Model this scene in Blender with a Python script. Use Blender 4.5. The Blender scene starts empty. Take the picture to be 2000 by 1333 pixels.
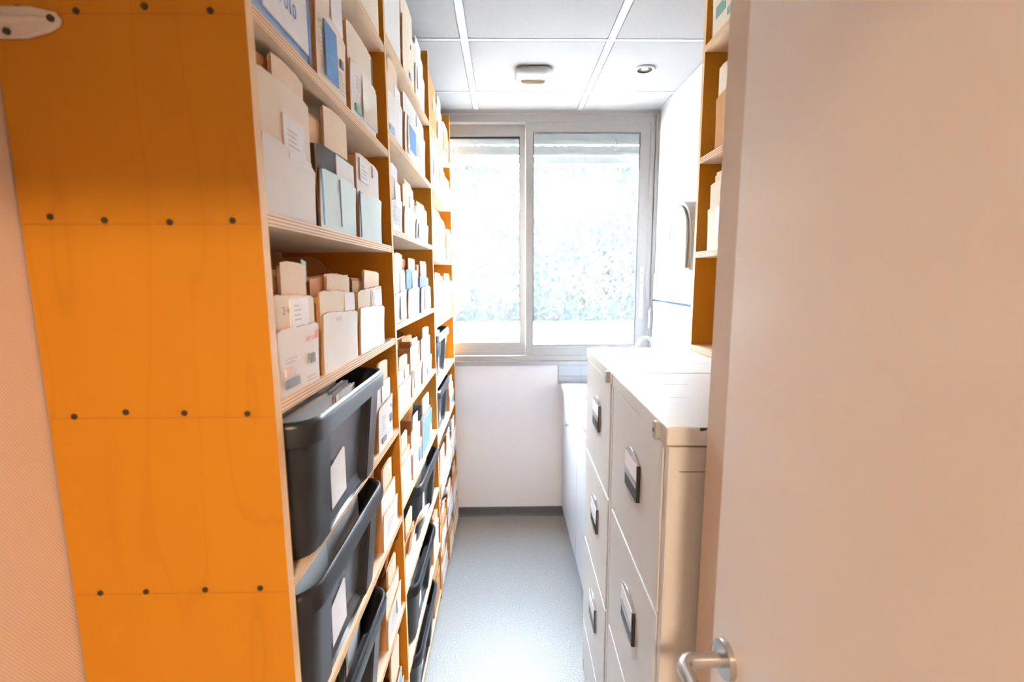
import bpy, bmesh, math, random
from mathutils import Matrix, Vector
random.seed(7)
S = bpy.context.scene
COL = S.collection
PI = math.pi

# ------------------------------------------------------------------ camera
H = 1.583
F = 914.0
d = Vector((-15, 125, -914)).normalized()
up = Vector((-30, 6684, 914)).normalized()
up = (up - d * up.dot(d)).normalized()
xr = d.cross(up).normalized()
RM = Matrix((xr, d, up))                       # world = RM @ cam
cd = bpy.data.cameras.new('camera')
cam = bpy.data.objects.new('camera', cd)
COL.objects.link(cam)
cam.matrix_world = Matrix.Translation((0, 0, H)) @ RM.to_4x4()
cd.sensor_width = 36
cd.lens = F / 2000 * 36
cd.clip_start = 0.01
cd.dof.use_dof = True
cd.dof.focus_distance = 1.3
cd.dof.aperture_fstop = 3.2
S.camera = cam

# ------------------------------------------------------------------ light
W = bpy.data.worlds.new('sky')
S.world = W
W.use_nodes = True
bgn = W.node_tree.nodes['Background']
# bright hazy sky, strongest towards the horizon
wt_ = W.node_tree
wtc = wt_.nodes.new('ShaderNodeTexCoord')
wsp = wt_.nodes.new('ShaderNodeSeparateXYZ')
wt_.links.new(wtc.outputs['Generated'], wsp.inputs[0])
wr = wt_.nodes.new('ShaderNodeValToRGB')
wr.color_ramp.elements[0].position = 0.0
wr.color_ramp.elements[0].color = (0.92, 0.97, 1.0, 1)
wr.color_ramp.elements[1].position = 0.9
wr.color_ramp.elements[1].color = (0.13, 0.18, 0.25, 1)
k_ = wr.color_ramp.elements.new(0.45)
k_.color = (0.50, 0.58, 0.66, 1)
wt_.links.new(wsp.outputs[2], wr.inputs[0])
wt_.links.new(wr.outputs[0], bgn.inputs[0])
bgn.inputs[1].default_value = 108.0
LAMP_W = 42.0
LAMP_COL = (1.0, 0.75, 0.52)
S.view_settings.view_transform = 'Standard'
S.view_settings.look = 'None'
S.view_settings.gamma = 1
S.view_settings.exposure = 0.95
S.cycles.use_denoising = True
S.cycles.max_bounces = 12
S.cycles.diffuse_bounces = 8
S.cycles.sample_clamp_indirect = 20


# ------------------------------------------------------------------ materials
def lin(c):
    return tuple(((v / 255) / 12.92 if v / 255 <= 0.04045 else ((v / 255 + 0.055) / 1.055) ** 2.4) for v in c)


def mat(name, rgb, rough=0.6, metal=0.0, var=0.06, scale=18, bump=0.0, bscale=200, stretch=(1, 1, 1), spec=0.5, sheen=None):
    m = bpy.data.materials.new(name)
    m.use_nodes = True
    nt = m.node_tree
    b = nt.nodes['Principled BSDF']
    b.inputs['Roughness'].default_value = rough
    b.inputs['Metallic'].default_value = metal
    b.inputs['Specular IOR Level'].default_value = spec
    c = lin(rgb)
    tc = nt.nodes.new('ShaderNodeTexCoord')
    mp = nt.nodes.new('ShaderNodeMapping')
    mp.inputs['Scale'].default_value = stretch
    nt.links.new(tc.outputs['Object'], mp.inputs[0])
    n = nt.nodes.new('ShaderNodeTexNoise')
    n.inputs['Scale'].default_value = scale
    n.inputs['Detail'].default_value = 4
    nt.links.new(mp.outputs[0], n.inputs['Vector'])
    r = nt.nodes.new('ShaderNodeValToRGB')
    r.color_ramp.elements[0].position = 0.3
    r.color_ramp.elements[1].position = 0.7
    r.color_ramp.elements[0].color = tuple(v * (1 - var) for v in c) + (1,)
    r.color_ramp.elements[1].color = tuple(min(1, v * (1 + var)) for v in c) + (1,)
    nt.links.new(n.outputs[0], r.inputs[0])
    nt.links.new(r.outputs[0], b.inputs['Base Color'])
    if bump:
        n2 = nt.nodes.new('ShaderNodeTexNoise')
        n2.inputs['Scale'].default_value = bscale
        nt.links.new(tc.outputs['Object'], n2.inputs['Vector'])
        bp = nt.nodes.new('ShaderNodeBump')
        bp.inputs['Strength'].default_value = bump
        bp.inputs['Distance'].default_value = 0.002
        nt.links.new(n2.outputs[0], bp.inputs['Height'])
        nt.links.new(bp.outputs[0], b.inputs['Normal'])
    return m


def mat_wood(name, base, dark, figure=0.35, axis=2, across=0):
    """birch plywood face: broad cathedral figure running along one axis"""
    m = bpy.data.materials.new(name)
    m.use_nodes = True
    nt = m.node_tree
    b = nt.nodes['Principled BSDF']
    b.inputs['Roughness'].default_value = 0.5
    b.inputs['Specular IOR Level'].default_value = 0.3
    tc = nt.nodes.new('ShaderNodeTexCoord')
    mp = nt.nodes.new('ShaderNodeMapping')
    sc = [6, 6, 6]
    sc[axis] = 0.9
    mp.inputs['Scale'].default_value = sc
    nt.links.new(tc.outputs['Object'], mp.inputs[0])
    n = nt.nodes.new('ShaderNodeTexNoise')
    n.inputs['Scale'].default_value = 1.1
    n.inputs['Detail'].default_value = 2.5
    n.inputs['Roughness'].default_value = 0.45
    nt.links.new(mp.outputs[0], n.inputs['Vector'])
    mul = nt.nodes.new('ShaderNodeMath')
    mul.operation = 'MULTIPLY'
    mul.inputs[1].default_value = 9.0
    nt.links.new(n.outputs[0], mul.inputs[0])
    fr = nt.nodes.new('ShaderNodeMath')
    fr.operation = 'FRACT'
    nt.links.new(mul.outputs[0], fr.inputs[0])
    r = nt.nodes.new('ShaderNodeValToRGB')
    e = r.color_ramp.elements
    e[0].position = 0.0
    e[0].color = (0, 0, 0, 1)
    e[1].position = 1.0
    e[1].color = (0, 0, 0, 1)
    k = e.new(0.80)
    k.color = (0.12, 0.12, 0.12, 1)
    k = e.new(0.93)
    k.color = (1, 1, 1, 1)
    nt.links.new(fr.outputs[0], r.inputs[0])
    n3 = nt.nodes.new('ShaderNodeTexNoise')
    n3.inputs['Scale'].default_value = 2.2
    n3.inputs['Detail'].default_value = 6
    nt.links.new(mp.outputs[0], n3.inputs['Vector'])
    mx = nt.nodes.new('ShaderNodeMix')
    mx.data_type = 'RGBA'
    mx.inputs[6].default_value = tuple(v * 1.06 for v in lin(base)) + (1,)
    mx.inputs[7].default_value = tuple(v * 0.90 for v in lin(base)) + (1,)
    nt.links.new(n3.outputs[0], mx.inputs[0])
    f = nt.nodes.new('ShaderNodeMath')
    f.operation = 'MULTIPLY'
    f.inputs[1].default_value = figure
    nt.links.new(r.outputs[0], f.inputs[0])
    mx2 = nt.nodes.new('ShaderNodeMix')
    mx2.data_type = 'RGBA'
    nt.links.new(f.outputs[0], mx2.inputs[0])
    nt.links.new(mx.outputs[2], mx2.inputs[6])
    mx2.inputs[7].default_value = lin(dark) + (1,)
    nt.links.new(mx2.outputs[2], b.inputs['Base Color'])
    return m


def mat_stripes(name, a, bcol, axis, period, rough=0.55):
    """cut plywood edge: light and dark veneer layers"""
    m = bpy.data.materials.new(name)
    m.use_nodes = True
    nt = m.node_tree
    b = nt.nodes['Principled BSDF']
    b.inputs['Roughness'].default_value = rough
    tc = nt.nodes.new('ShaderNodeTexCoord')
    sp = nt.nodes.new('ShaderNodeSeparateXYZ')
    nt.links.new(tc.outputs['Object'], sp.inputs[0])
    mu = nt.nodes.new('ShaderNodeMath')
    mu.operation = 'MULTIPLY'
    mu.inputs[1].default_value = 1 / period
    nt.links.new(sp.outputs[axis], mu.inputs[0])
    ad = nt.nodes.new('ShaderNodeMath')
    ad.operation = 'ADD'
    ad.inputs[1].default_value = 100.0
    nt.links.new(mu.outputs[0], ad.inputs[0])
    fr = nt.nodes.new('ShaderNodeMath')
    fr.operation = 'FRACT'
    nt.links.new(ad.outputs[0], fr.inputs[0])
    r = nt.nodes.new('ShaderNodeValToRGB')
    r.color_ramp.elements[0].position = 0.5
    r.color_ramp.elements[1].position = 0.68
    r.color_ramp.elements[0].color = lin(a) + (1,)
    r.color_ramp.elements[1].color = lin(bcol) + (1,)
    nt.links.new(fr.outputs[0], r.inputs[0])
    nt.links.new(r.outputs[0], b.inputs['Base Color'])
    return m


def mat_wallpaper(name, rgb, plane='YZ'):
    """painted woven wallpaper: fine slanted ribs as relief"""
    m = bpy.data.materials.new(name)
    m.use_nodes = True
    nt = m.node_tree
    b = nt.nodes['Principled BSDF']
    b.inputs['Roughness'].default_value = 0.7
    b.inputs['Base Color'].default_value = lin(rgb) + (1,)
    tc = nt.nodes.new('ShaderNodeTexCoord')
    mp = nt.nodes.new('ShaderNodeMapping')
    mp.inputs['Rotation'].default_value = (math.radians(62), 0, 0)
    nt.links.new(tc.outputs['Object'], mp.inputs[0])
    w = nt.nodes.new('ShaderNodeTexWave')
    w.bands_direction = 'Z'
    w.inputs['Scale'].default_value = 95
    w.inputs['Distortion'].default_value = 1.2
    w.inputs['Detail'].default_value = 1
    nt.links.new(mp.outputs[0], w.inputs['Vector'])
    bp = nt.nodes.new('ShaderNodeBump')
    bp.inputs['Strength'].default_value = 0.2
    bp.inputs['Distance'].default_value = 0.0015
    nt.links.new(w.outputs['Fac'], bp.inputs['Height'])
    nt.links.new(bp.outputs[0], b.inputs['Normal'])
    return m


def mat_floor():
    m = mat('speckled vinyl', (196, 194, 190), rough=0.45, var=0.0)
    nt = m.node_tree
    b = nt.nodes['Principled BSDF']
    tc = [n for n in nt.nodes if n.type == 'TEX_COORD'][0]
    v = nt.nodes.new('ShaderNodeTexNoise')
    v.inputs['Scale'].default_value = 260
    v.inputs['Detail'].default_value = 3
    nt.links.new(tc.outputs['Object'], v.inputs['Vector'])
    r = nt.nodes.new('ShaderNodeValToRGB')
    r.color_ramp.elements[0].position = 0.38
    r.color_ramp.elements[1].position = 0.62
    r.color_ramp.elements[0].color = lin((118, 115, 110)) + (1,)
    r.color_ramp.elements[1].color = lin((168, 165, 160)) + (1,)
    nt.links.new(v.outputs[0], r.inputs[0])
    n = nt.nodes.new('ShaderNodeTexNoise')
    n.inputs['Scale'].default_value = 5
    n.inputs['Detail'].default_value = 6
    nt.links.new(tc.outputs['Object'], n.inputs['Vector'])
    r2 = nt.nodes.new('ShaderNodeValToRGB')
    r2.color_ramp.elements[0].position = 0.52
    r2.color_ramp.elements[1].position = 0.75
    r2.color_ramp.elements[0].color = (0, 0, 0, 1)
    r2.color_ramp.elements[1].color = (0.5, 0.5, 0.5, 1)
    nt.links.new(n.outputs[0], r2.inputs[0])
    mx = nt.nodes.new('ShaderNodeMix')
    mx.data_type = 'RGBA'
    nt.links.new(r2.outputs[0], mx.inputs[0])
    nt.links.new(r.outputs[0], mx.inputs[6])
    mx.inputs[7].default_value = lin((152, 144, 132)) + (1,)
    nt.links.new(mx.outputs[2], b.inputs['Base Color'])
    return m


M = {}
M['orange'] = mat_wood('orange varnished birch plywood', (198, 130, 24), (168, 96, 10), 0.2)
M['birch'] = mat_wood('pale birch plywood', (232, 204, 170), (206, 172, 132), 0.3, axis=1)
M['edge'] = mat_stripes('plywood shelf edge', (246, 218, 180), (190, 128, 74), 2, 0.0052)
M['edge_v'] = mat_stripes('plywood panel edge', (242, 206, 160), (226, 178, 122), 1, 0.006)
M['screw'] = mat('dark screw steel', (92, 82, 60), 0.4, 0.8)
M['pencil'] = mat('pencil line graphite', (176, 104, 30), 0.6)
M['wallpaper'] = mat_wallpaper('painted woven wallpaper', (226, 204, 184))
M['wall'] = mat('cream painted wall', (232, 232, 236), 0.7, var=0.02, scale=3, bump=0.1, bscale=120)
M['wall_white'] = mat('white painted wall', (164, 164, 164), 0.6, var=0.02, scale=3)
M['ceil'] = mat('mineral ceiling tile', (156, 153, 152), 0.85, var=0.05, scale=300, bump=0.3, bscale=350)
M['grid'] = mat('white painted grid metal', (176, 176, 176), 0.5, var=0.01)
M['floor'] = mat_floor()
M['grey_skirt'] = mat('grey vinyl skirting', (92, 90, 94), 0.5, var=0.04)
M['alu'] = mat('satin aluminium', (160, 157, 154), 0.45, 0.15, var=0.02, scale=40)
M['gasket'] = mat('grey rubber gasket', (22, 24, 28), 0.6)
M['tile'] = mat('white glazed tile', (160, 162, 166), 0.12, var=0.01, scale=5)
M['grout'] = mat('pale grout', (130, 130, 130), 0.8)
M['liner'] = mat('slate blue liner tile', (34, 44, 70), 0.2)
M['white_lam'] = mat('white laminate', (204, 206, 212), 0.3, var=0.01)
M['white_plastic'] = mat('white plastic', (168, 168, 166), 0.35, var=0.01)
M['worktop'] = mat('white worktop', (200, 201, 204), 0.18, var=0.03, scale=8)
M['chrome'] = mat('brushed steel', (200, 198, 196), 0.22, 0.9, var=0.03, scale=60)
M['cab'] = mat('beige painted steel', (214, 209, 203), 0.42, var=0.015, scale=6)
M['cab_side'] = M['cab']
M['seam'] = mat('dark seam', (110, 98, 86), 0.7)
M['silver'] = mat('silver plastic', (176, 174, 174), 0.3, 0.5)
M['black_plastic'] = mat('black plastic', (30, 28, 30), 0.4)
M['bin'] = mat('charcoal polypropylene', (36, 37, 41), 0.32, var=0.05, scale=30, bump=0.12, bscale=600)
M['bin_sheen'] = mat('charcoal panel with painted reflection', (92, 93, 96), 0.2, var=0.03, scale=8)  # lighter copy of the bin plastic, reflection put into the colour
M['door'] = mat('glossy cream door paint', (244, 236, 228), 0.3, var=0.012, scale=3)
mb_ = M['door'].node_tree.nodes['Principled BSDF']
mb_.inputs['Coat Weight'].default_value = 0.6
mb_.inputs['Coat Roughness'].default_value = 0.28
M['paper'] = mat('white paper', (244, 244, 246), 0.7, var=0.03, scale=40)
M['paper_grey'] = mat('grey white paper', (178, 174, 180), 0.7, var=0.05, scale=40)
M['manila'] = mat('manila card', (232, 196, 152), 0.7, var=0.05, scale=30)
M['cream'] = mat('cream card', (240, 214, 184), 0.7, var=0.04, scale=30)
M['tan'] = mat('tan card', (206, 142, 78), 0.7, var=0.06, scale=30)
M['kraft'] = mat('kraft cardboard', (204, 150, 96), 0.75, var=0.06, scale=14, stretch=(1, 6, 1))
M['card_white'] = mat('white cardboard', (242, 238, 234), 0.7, var=0.03, scale=9)
M['card_cream'] = mat('cream cardboard', (242, 226, 204), 0.7, var=0.04, scale=9)
M['card_cool'] = mat('cool white cardboard', (228, 232, 234), 0.65, var=0.04, scale=9)
M['card_mint'] = mat('pale mint coated card', (206, 220, 218), 0.4, var=0.05, scale=9)
M['card_dark'] = mat('dark brown card', (70, 56, 52), 0.7, var=0.1, scale=14)
M['blue'] = mat('blue print', (104, 150, 206), 0.55, var=0.15, scale=60)
M['blue_pale'] = mat('pale blue wrapper', (172, 200, 232), 0.5, var=0.08, scale=30)
M['blue_film'] = mat('blue plastic film', (126, 174, 222), 0.2, var=0.15, scale=30)
M['violet_film'] = mat('violet plastic film', (132, 140, 214), 0.25, var=0.12, scale=30)
M['red'] = mat('faded red print', (236, 150, 146), 0.6)
M['ink'] = mat('grey print', (138, 138, 142), 0.6)
M['ink_soft'] = mat('pale grey print', (206, 200, 196), 0.6)
M['ink_pink'] = mat('pale pink print', (240, 208, 200), 0.6)
M['green_ink'] = mat('green print', (134, 176, 164), 0.6)
M['tab'] = mat('clear green index tab', (170, 196, 190), 0.15)
M['tape'] = mat('glossy packing tape', (232, 218, 198), 0.12)
M['lens'] = mat('beige lens plastic', (196, 176, 146), 0.25)
M['dark'] = mat('dark recess', (60, 46, 36), 0.8)
M['concrete'] = mat('pale concrete', (224, 226, 228), 0.8, scale=4)
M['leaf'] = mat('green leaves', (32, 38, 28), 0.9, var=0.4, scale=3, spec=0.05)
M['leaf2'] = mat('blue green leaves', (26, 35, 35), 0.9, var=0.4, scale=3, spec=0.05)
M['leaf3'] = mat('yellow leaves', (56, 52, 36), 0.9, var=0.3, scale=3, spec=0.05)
M['stem'] = mat('grey brown stems', (34, 30, 27), 0.8)
M['lawn'] = mat('dry lawn', (92, 92, 80), 0.9, var=0.2, scale=20)
M['garden_wall'] = mat('weathered render', (150, 152, 152), 0.9)
M['shutter'] = mat('pale shutter slats', (170, 176, 176), 0.5)
M['bracket'] = mat('painted white bracket', (214, 204, 196), 0.4)

mg = bpy.data.materials.new('dusty window glass')
mg.use_nodes = True
nt = mg.node_tree
nt.nodes.clear()
o = nt.nodes.new('ShaderNodeOutputMaterial')
tr = nt.nodes.new('ShaderNodeBsdfTransparent')
tl = nt.nodes.new('ShaderNodeBsdfTranslucent')
tl.inputs[0].default_value = (0.95, 0.97, 1, 1)
gl = nt.nodes.new('ShaderNodeBsdfGlossy')
gl.inputs[1].default_value = 0.03
m1 = nt.nodes.new('ShaderNodeMixShader')
m2 = nt.nodes.new('ShaderNodeMixShader')
gtc = nt.nodes.new('ShaderNodeTexCoord')
gn = nt.nodes.new('ShaderNodeTexNoise')
gn.inputs['Scale'].default_value = 2.5
gn.inputs['Detail'].default_value = 5
gr = nt.nodes.new('ShaderNodeMapRange')
gr.inputs[3].default_value = 0.003
gr.inputs[4].default_value = 0.018
nt.links.new(gtc.outputs['Object'], gn.inputs['Vector'])
nt.links.new(gn.outputs[0], gr.inputs[0])
nt.links.new(gr.outputs[0], m1.inputs[0])
nt.links.new(tr.outputs[0], m1.inputs[1])
nt.links.new(tl.outputs[0], m1.inputs[2])
m2.inputs[0].default_value = 0.04
nt.links.new(m1.outputs[0], m2.inputs[1])
nt.links.new(gl.outputs[0], m2.inputs[2])
nt.links.new(m2.outputs[0], o.inputs[0])
M['glass'] = mg

mlamp = bpy.data.materials.new('warm lamp diffuser')
mlamp.use_nodes = True
b = mlamp.node_tree.nodes['Principled BSDF']
b.inputs['Base Color'].default_value = (1, 0.9, 0.75, 1)
b.inputs['Emission Color'].default_value = LAMP_COL + (1,)
b.inputs['Emission Strength'].default_value = 3.0
M['lamp'] = mlamp


# ------------------------------------------------------------------ mesh helpers
class MB:
    """collects shapes, then links them as ONE mesh object"""
    def __init__(self):
        self.v, self.f, self.m, self.s = [], [], [], []

    def add(self, verts, faces, mi=0, smooth=False):
        k = len(self.v)
        self.v += [tuple(p) for p in verts]
        for fc in faces:
            self.f.append([k + i for i in fc])
            self.m.append(mi)
            self.s.append(smooth)
        return self

    def box(self, x0, y0, z0, x1, y1, z1, mi=0, fm=None):
        vs = [(x0, y0, z0), (x1, y0, z0), (x1, y1, z0), (x0, y1, z0), (x0, y0, z1), (x1, y0, z1), (x1, y1, z1), (x0, y1, z1)]
        fs = [(0, 3, 2, 1), (4, 5, 6, 7), (0, 1, 5, 4), (1, 2, 6, 5), (2, 3, 7, 6), (3, 0, 4, 7)]  # -z +z -y +x +y -x
        k = len(self.v)
        self.v += vs
        for i, fc in enumerate(fs):
            self.f.append([k + j for j in fc])
            self.m.append(fm[i] if fm else mi)
            self.s.append(False)
        return self

    def prism(self, pts, a0, a1, axis='x', mi=0, smooth=False):
        """polygon pts (2D) extruded along axis; axis x: pts=(y,z); y: (x,z); z: (x,y)"""
        def P(p, a):
            return {'x': (a, p[0], p[1]), 'y': (p[0], a, p[1]), 'z': (p[0], p[1], a)}[axis]
        n = len(pts)
        vs = [P(p, a0) for p in pts] + [P(p, a1) for p in pts]
        self.add(vs, [list(range(n))[::-1], list(range(n, 2 * n))], mi)
        self.add(vs, [(i, (i + 1) % n, n + (i + 1) % n, n + i) for i in range(n)], mi, smooth)
        return self

    def loft(self, rings, mi=0, smooth=True, cap0=True, cap1=True):
        n = len(rings[0])
        vs = [p for r in rings for p in r]
        fs = []
        for k in range(len(rings) - 1):
            for i in range(n):
                j = (i + 1) % n
                fs.append((k * n + i, k * n + j, (k + 1) * n + j, (k + 1) * n + i))
        self.add(vs, fs, mi, smooth)
        if cap0:
            self.add(rings[0], [list(range(n))[::-1]], mi)
        if cap1:
            self.add(rings[-1], [list(range(n))], mi)
        return self

    def tube(self, pts, r, n=10, mi=0, caps=True):
        pts = [Vector(p) for p in pts]
        rings = []
        prev = None
        for i, p in enumerate(pts):
            t = (pts[min(i + 1, len(pts) - 1)] - pts[max(i - 1, 0)]).normalized()
            if prev is None:
                a = Vector((0, 0, 1)) if abs(t.z) < 0.9 else Vector((1, 0, 0))
                u = t.cross(a).normalized()
            else:
                u = (prev - t * prev.dot(t)).normalized()
            prev = u
            w = t.cross(u)
            rr = r[i] if isinstance(r, (list, tuple)) else r
            rings.append([tuple(p + (u * math.cos(2 * PI * k / n) + w * math.sin(2 * PI * k / n)) * rr) for k in range(n)])
        return self.loft(rings, mi, True, caps, caps)

    def cyl(self, c, r, h, axis='z', n=24, mi=0, r2=None):
        c = Vector(c)
        ax = {'x': Vector((1, 0, 0)), 'y': Vector((0, 1, 0)), 'z': Vector((0, 0, 1))}[axis]
        u = {'x': Vector((0, 1, 0)), 'y': Vector((0, 0, 1)), 'z': Vector((1, 0, 0))}[axis]
        w = ax.cross(u)
        r2 = r if r2 is None else r2
        rings = [[tuple(c + ax * hh + (u * math.cos(2 * PI * k / n) + w * math.sin(2 * PI * k / n)) * rr) for k in range(n)] for hh, rr in ((0, r), (h, r2))]
        return self.loft(rings, mi, True)

    def mesh(self, name, mats):
        me = bpy.data.meshes.new(name)
        me.from_pydata(self.v, [], self.f)
        for m_ in (mats if isinstance(mats, (list, tuple)) else [mats]):
            me.materials.append(m_)
        for i, p in enumerate(me.polygons):
            p.material_index = self.m[i]
            p.use_smooth = self.s[i]
        bm = bmesh.new()
        bm.from_mesh(me)
        bmesh.ops.remove_doubles(bm, verts=bm.verts, dist=1e-6)
        bmesh.ops.recalc_face_normals(bm, faces=bm.faces)
        bm.to_mesh(me)
        bm.free()
        if any(self.s):
            me.set_sharp_from_angle(angle=math.radians(38))
        return me

    def build(self, name, mats, parent=None, bevel=0, loc=None, rot=None):
        ob = bpy.data.objects.new(name, self.mesh(name, mats))
        COL.objects.link(ob)
        if parent:
            ob.parent = parent
        if loc:
            ob.location = loc
        if rot:
            ob.rotation_euler = rot
        if bevel:
            md = ob.modifiers.new('bevel', 'BEVEL')
            md.width = bevel
            md.segments = 2
            md.limit_method = 'ANGLE'
            md.angle_limit = math.radians(35)
        return ob


def tag(o_, label=None, cat=None, group=None, kind=None):
    for k, v in (('label', label), ('category', cat), ('group', group), ('kind', kind)):
        if v:
            o_[k] = v
    return o_


def thing(name, label, cat, loc=(0, 0, 0), rz=0.0, group=None):
    o_ = bpy.data.objects.new(name, None)
    o_.empty_display_size = 0.05
    COL.objects.link(o_)
    o_.location = loc
    o_.rotation_euler = (0, 0, rz)
    return tag(o_, label, cat, group)


def link_mesh(name, me, parent=None, loc=None, rot=None, scale=None):
    ob = bpy.data.objects.new(name, me)
    COL.objects.link(ob)
    if parent:
        ob.parent = parent
    if loc:
        ob.location = loc
    if rot:
        ob.rotation_euler = rot
    if scale:
        ob.scale = scale
    return ob


def text_mesh(body, size, m_, name='printed_text'):
    cu = bpy.data.curves.new(name, 'FONT')
    cu.body = body
    cu.size = size
    cu.extrude = 0.00015
    cu.resolution_u = 2
    ob = bpy.data.objects.new(name + '_source', cu)
    COL.objects.link(ob)
    dg = bpy.context.evaluated_depsgraph_get()
    me = bpy.data.meshes.new_from_object(ob.evaluated_get(dg))
    bpy.data.objects.remove(ob)
    me.materials.clear()
    me.materials.append(m_)
    return me


# text that stands on a plane facing local +x: reading direction is +y, up is +z
TROT = (PI / 2, 0, PI / 2)


def rrect(x0, y0, x1, y1, r, seg=5):
    pts = []
    for cx, cy, a0 in ((x1 - r, y1 - r, 0), (x0 + r, y1 - r, 90), (x0 + r, y0 + r, 180), (x1 - r, y0 + r, 270)):
        for k in range(seg + 1):
            a = math.radians(a0 + 90 * k / seg)
            pts.append((cx + r * math.cos(a), cy + r * math.sin(a)))
    return pts


# ------------------------------------------------------------------ the room
YB, ZC, XL, XR = 2.95, 2.57, -0.635, 0.94
YN = -0.12          # inner face of the wall the doorway is in
XF = -0.32          # front plane of the left shelving


def struct(name, mb, mats, bevel=0):
    return tag(mb.build(name, mats, None, bevel), kind='structure')


struct('floor', MB().box(-1.6, -2.7, -0.1, 1.6, YB + 0.25, 0), M['floor'])
# left wall, wallpapered
struct('wall_left', MB().box(XL - 0.1, YN, 0, XL, YB, ZC), M['wallpaper'])
# right wall, painted; wall below and around the window
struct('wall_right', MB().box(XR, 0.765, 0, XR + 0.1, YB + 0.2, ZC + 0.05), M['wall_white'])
struct('wall_partition', MB().box(0.345, YN, 0, XR + 0.1, 0.765, ZC), M['wallpaper'])
struct('wall_back', MB().box(XL - 0.1, YB, 0, XR + 0.1, YB + 0.2, 1.022), M['wall'])
# wall with the doorway the camera stands in, and the corridor behind it
struct('wall_front', MB().box(-1.6, YN - 0.1, 0, -0.5, YN, ZC).box(0.345, YN - 0.1, 0, 1.6, YN, ZC).box(-0.5, YN - 0.1, 2.07, 0.345, YN, ZC), M['wallpaper'])
struct('wall_corridor', MB().box(-1.7, -2.7, 0, -1.6, YN, ZC).box(1.6, -2.7, 0, 1.7, YN, ZC).box(-1.7, -2.8, 0, 1.7, -2.7, ZC), M['wall'])

# ceiling: grid bars stand proud of the tiles
c = MB()
c.box(-1.7, -2.8, ZC + 0.004, 1.7, YB + 0.2, ZC + 0.08, 0)
gx = [-0.775, -0.16, 0.455]
gy = [2.678 - 0.563 * k for k in range(0, 9)]
for x in gx:
    c.box(x - 0.015, YN, ZC - 0.003, x + 0.015, YB, ZC + 0.004, 1)
for y in gy:
    c.box(XL, y - 0.010, ZC - 0.002, XR, y + 0.010, ZC + 0.004, 1)
c.box(XL, YB - 0.018, ZC - 0.004, XR, YB, ZC + 0.004, 1)
c.box(XR - 0.012, 0.765, ZC - 0.004, XR, YB, ZC + 0.004, 1)
struct('ceiling', c, [M['ceil'], M['grid']])
t_ = MB()
sx = [XL, -0.16, 0.455, XR]
sy = sorted(gy + [YB])
for i in range(3):
    for j in range(len(sy) - 1):
        if sy[j] < YN:
            continue
        t_.box(sx[i] + 0.020, sy[j] + 0.015, ZC - 0.001, sx[i + 1] - 0.020, sy[j + 1] - 0.015, ZC + 0.004)
struct('trim_1', t_, M['ceil'])

# baseboard
struct('baseboard_back', MB().prism([(YB, 0), (YB - 0.016, 0.0), (YB - 0.012, 0.006), (YB - 0.006, 0.012), (YB - 0.005, 0.058), (YB, 0.062)], XF, 0.385, 'x'), M['grey_skirt'])

# glazed tiles with a slate blue liner on the right wall, and one row under the window
tw = MB()
ys = [1.73 + 0.2 * k for k in range(0, 7)]
for z0, z1 in ((0.93, 1.127), (1.130, 1.280), (1.283, 1.428), (1.444, 1.600)):
    for k in range(len(ys) - 1):
        tw.box(XR - 0.008, ys[k] + 0.001, z0, XR, min(ys[k + 1], YB) - 0.001, z1, 0)
tw.box(XR - 0.006, 1.73, 0.92, XR, YB, 1.598, 1)
tw.box(XR - 0.010, 1.73, 1.430, XR, YB, 1.442, 2)
for x0, x1 in ((0.343, 0.487), (0.489, 0.69), (0.692, 0.93)):
    tw.box(x0, YB - 0.008, 0.953, x1, YB, 1.02, 0)
    tw.box(x0, YB - 0.008, 0.90, x1, YB, 0.951, 0)
tw.box(0.343, YB - 0.006, 0.90, XR, YB, 1.02, 1)
struct('trim_2', tw, [M['tile'], M['grout'], M['liner']])

# ------------------------------------------------------------------ window
win = bpy.data.objects.new('window_1', None)
COL.objects.link(win)
win.location = (0, YB, 1.022)
tag(win, kind='structure')
zb, zt = 0.0, ZC - 1.022
x0, x1 = XL, XR


def frame_rect(mb, x0, x1, z0, z1, y0, y1, l, r, bt, tp, mi=0):
    mb.box(x0, y0, z0, x0 + l, y1, z1, mi)
    mb.box(x1 - r, y0, z0, x1, y1, z1, mi)
    mb.box(x0 + l, y0, z0, x1 - r, y1, z0 + bt, mi)
    mb.box(x0 + l, y0, z1 - tp, x1 - r, y1, z1, mi)


f_ = MB()
frame_rect(f_, x0, x1, 0.0, zt, 0.0, 0.09, 0.05, 0.05, 0.062, 0.070)
frame_rect(f_, x0, x1, 0.0, zt, -0.012, 0.0, 0.025, 0.022, 0.028, 0.026)
f_.build('window_frame', M['alu'], win, 0.0015)
# front sash (to the right) and rear sash (to the left, one track further out)
s1 = MB()
frame_rect(s1, 0.133, 0.893, 0.062, zt - 0.070, 0.004, 0.034, 0.046, 0.064, 0.065, 0.056)
sa = s1.build('sash', M['alu'], win, 0.0015)
g1 = MB()
frame_rect(g1, 0.174, 0.834, 0.122, zt - 0.121, 0.005, 0.020, 0.009, 0.009, 0.009, 0.009)
g1.build('gasket', M['gasket'], sa)
MB().box(0.178, 0.012, 0.125, 0.831, 0.016, zt - 0.124).build('glass_pane', M['glass'], sa)
lk = MB()
lk.prism(rrect(0.852, 0.30, 0.872, 0.62, 0.004, 3), -0.001, 0.004, 'y', 0)
lk.prism(rrect(0.858, 0.415, 0.866, 0.475, 0.003, 3), -0.004, -0.001, 'y', 1)
lk.cyl((0.862, -0.002, 0.585), 0.0035, 0.002, 'y', 10, 2)
lk.box(0.859, -0.002, 0.522, 0.866, -0.001, 0.528, 2)
lk.cyl((0.862, -0.002, 0.345), 0.0035, 0.002, 'y', 10, 2)
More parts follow.
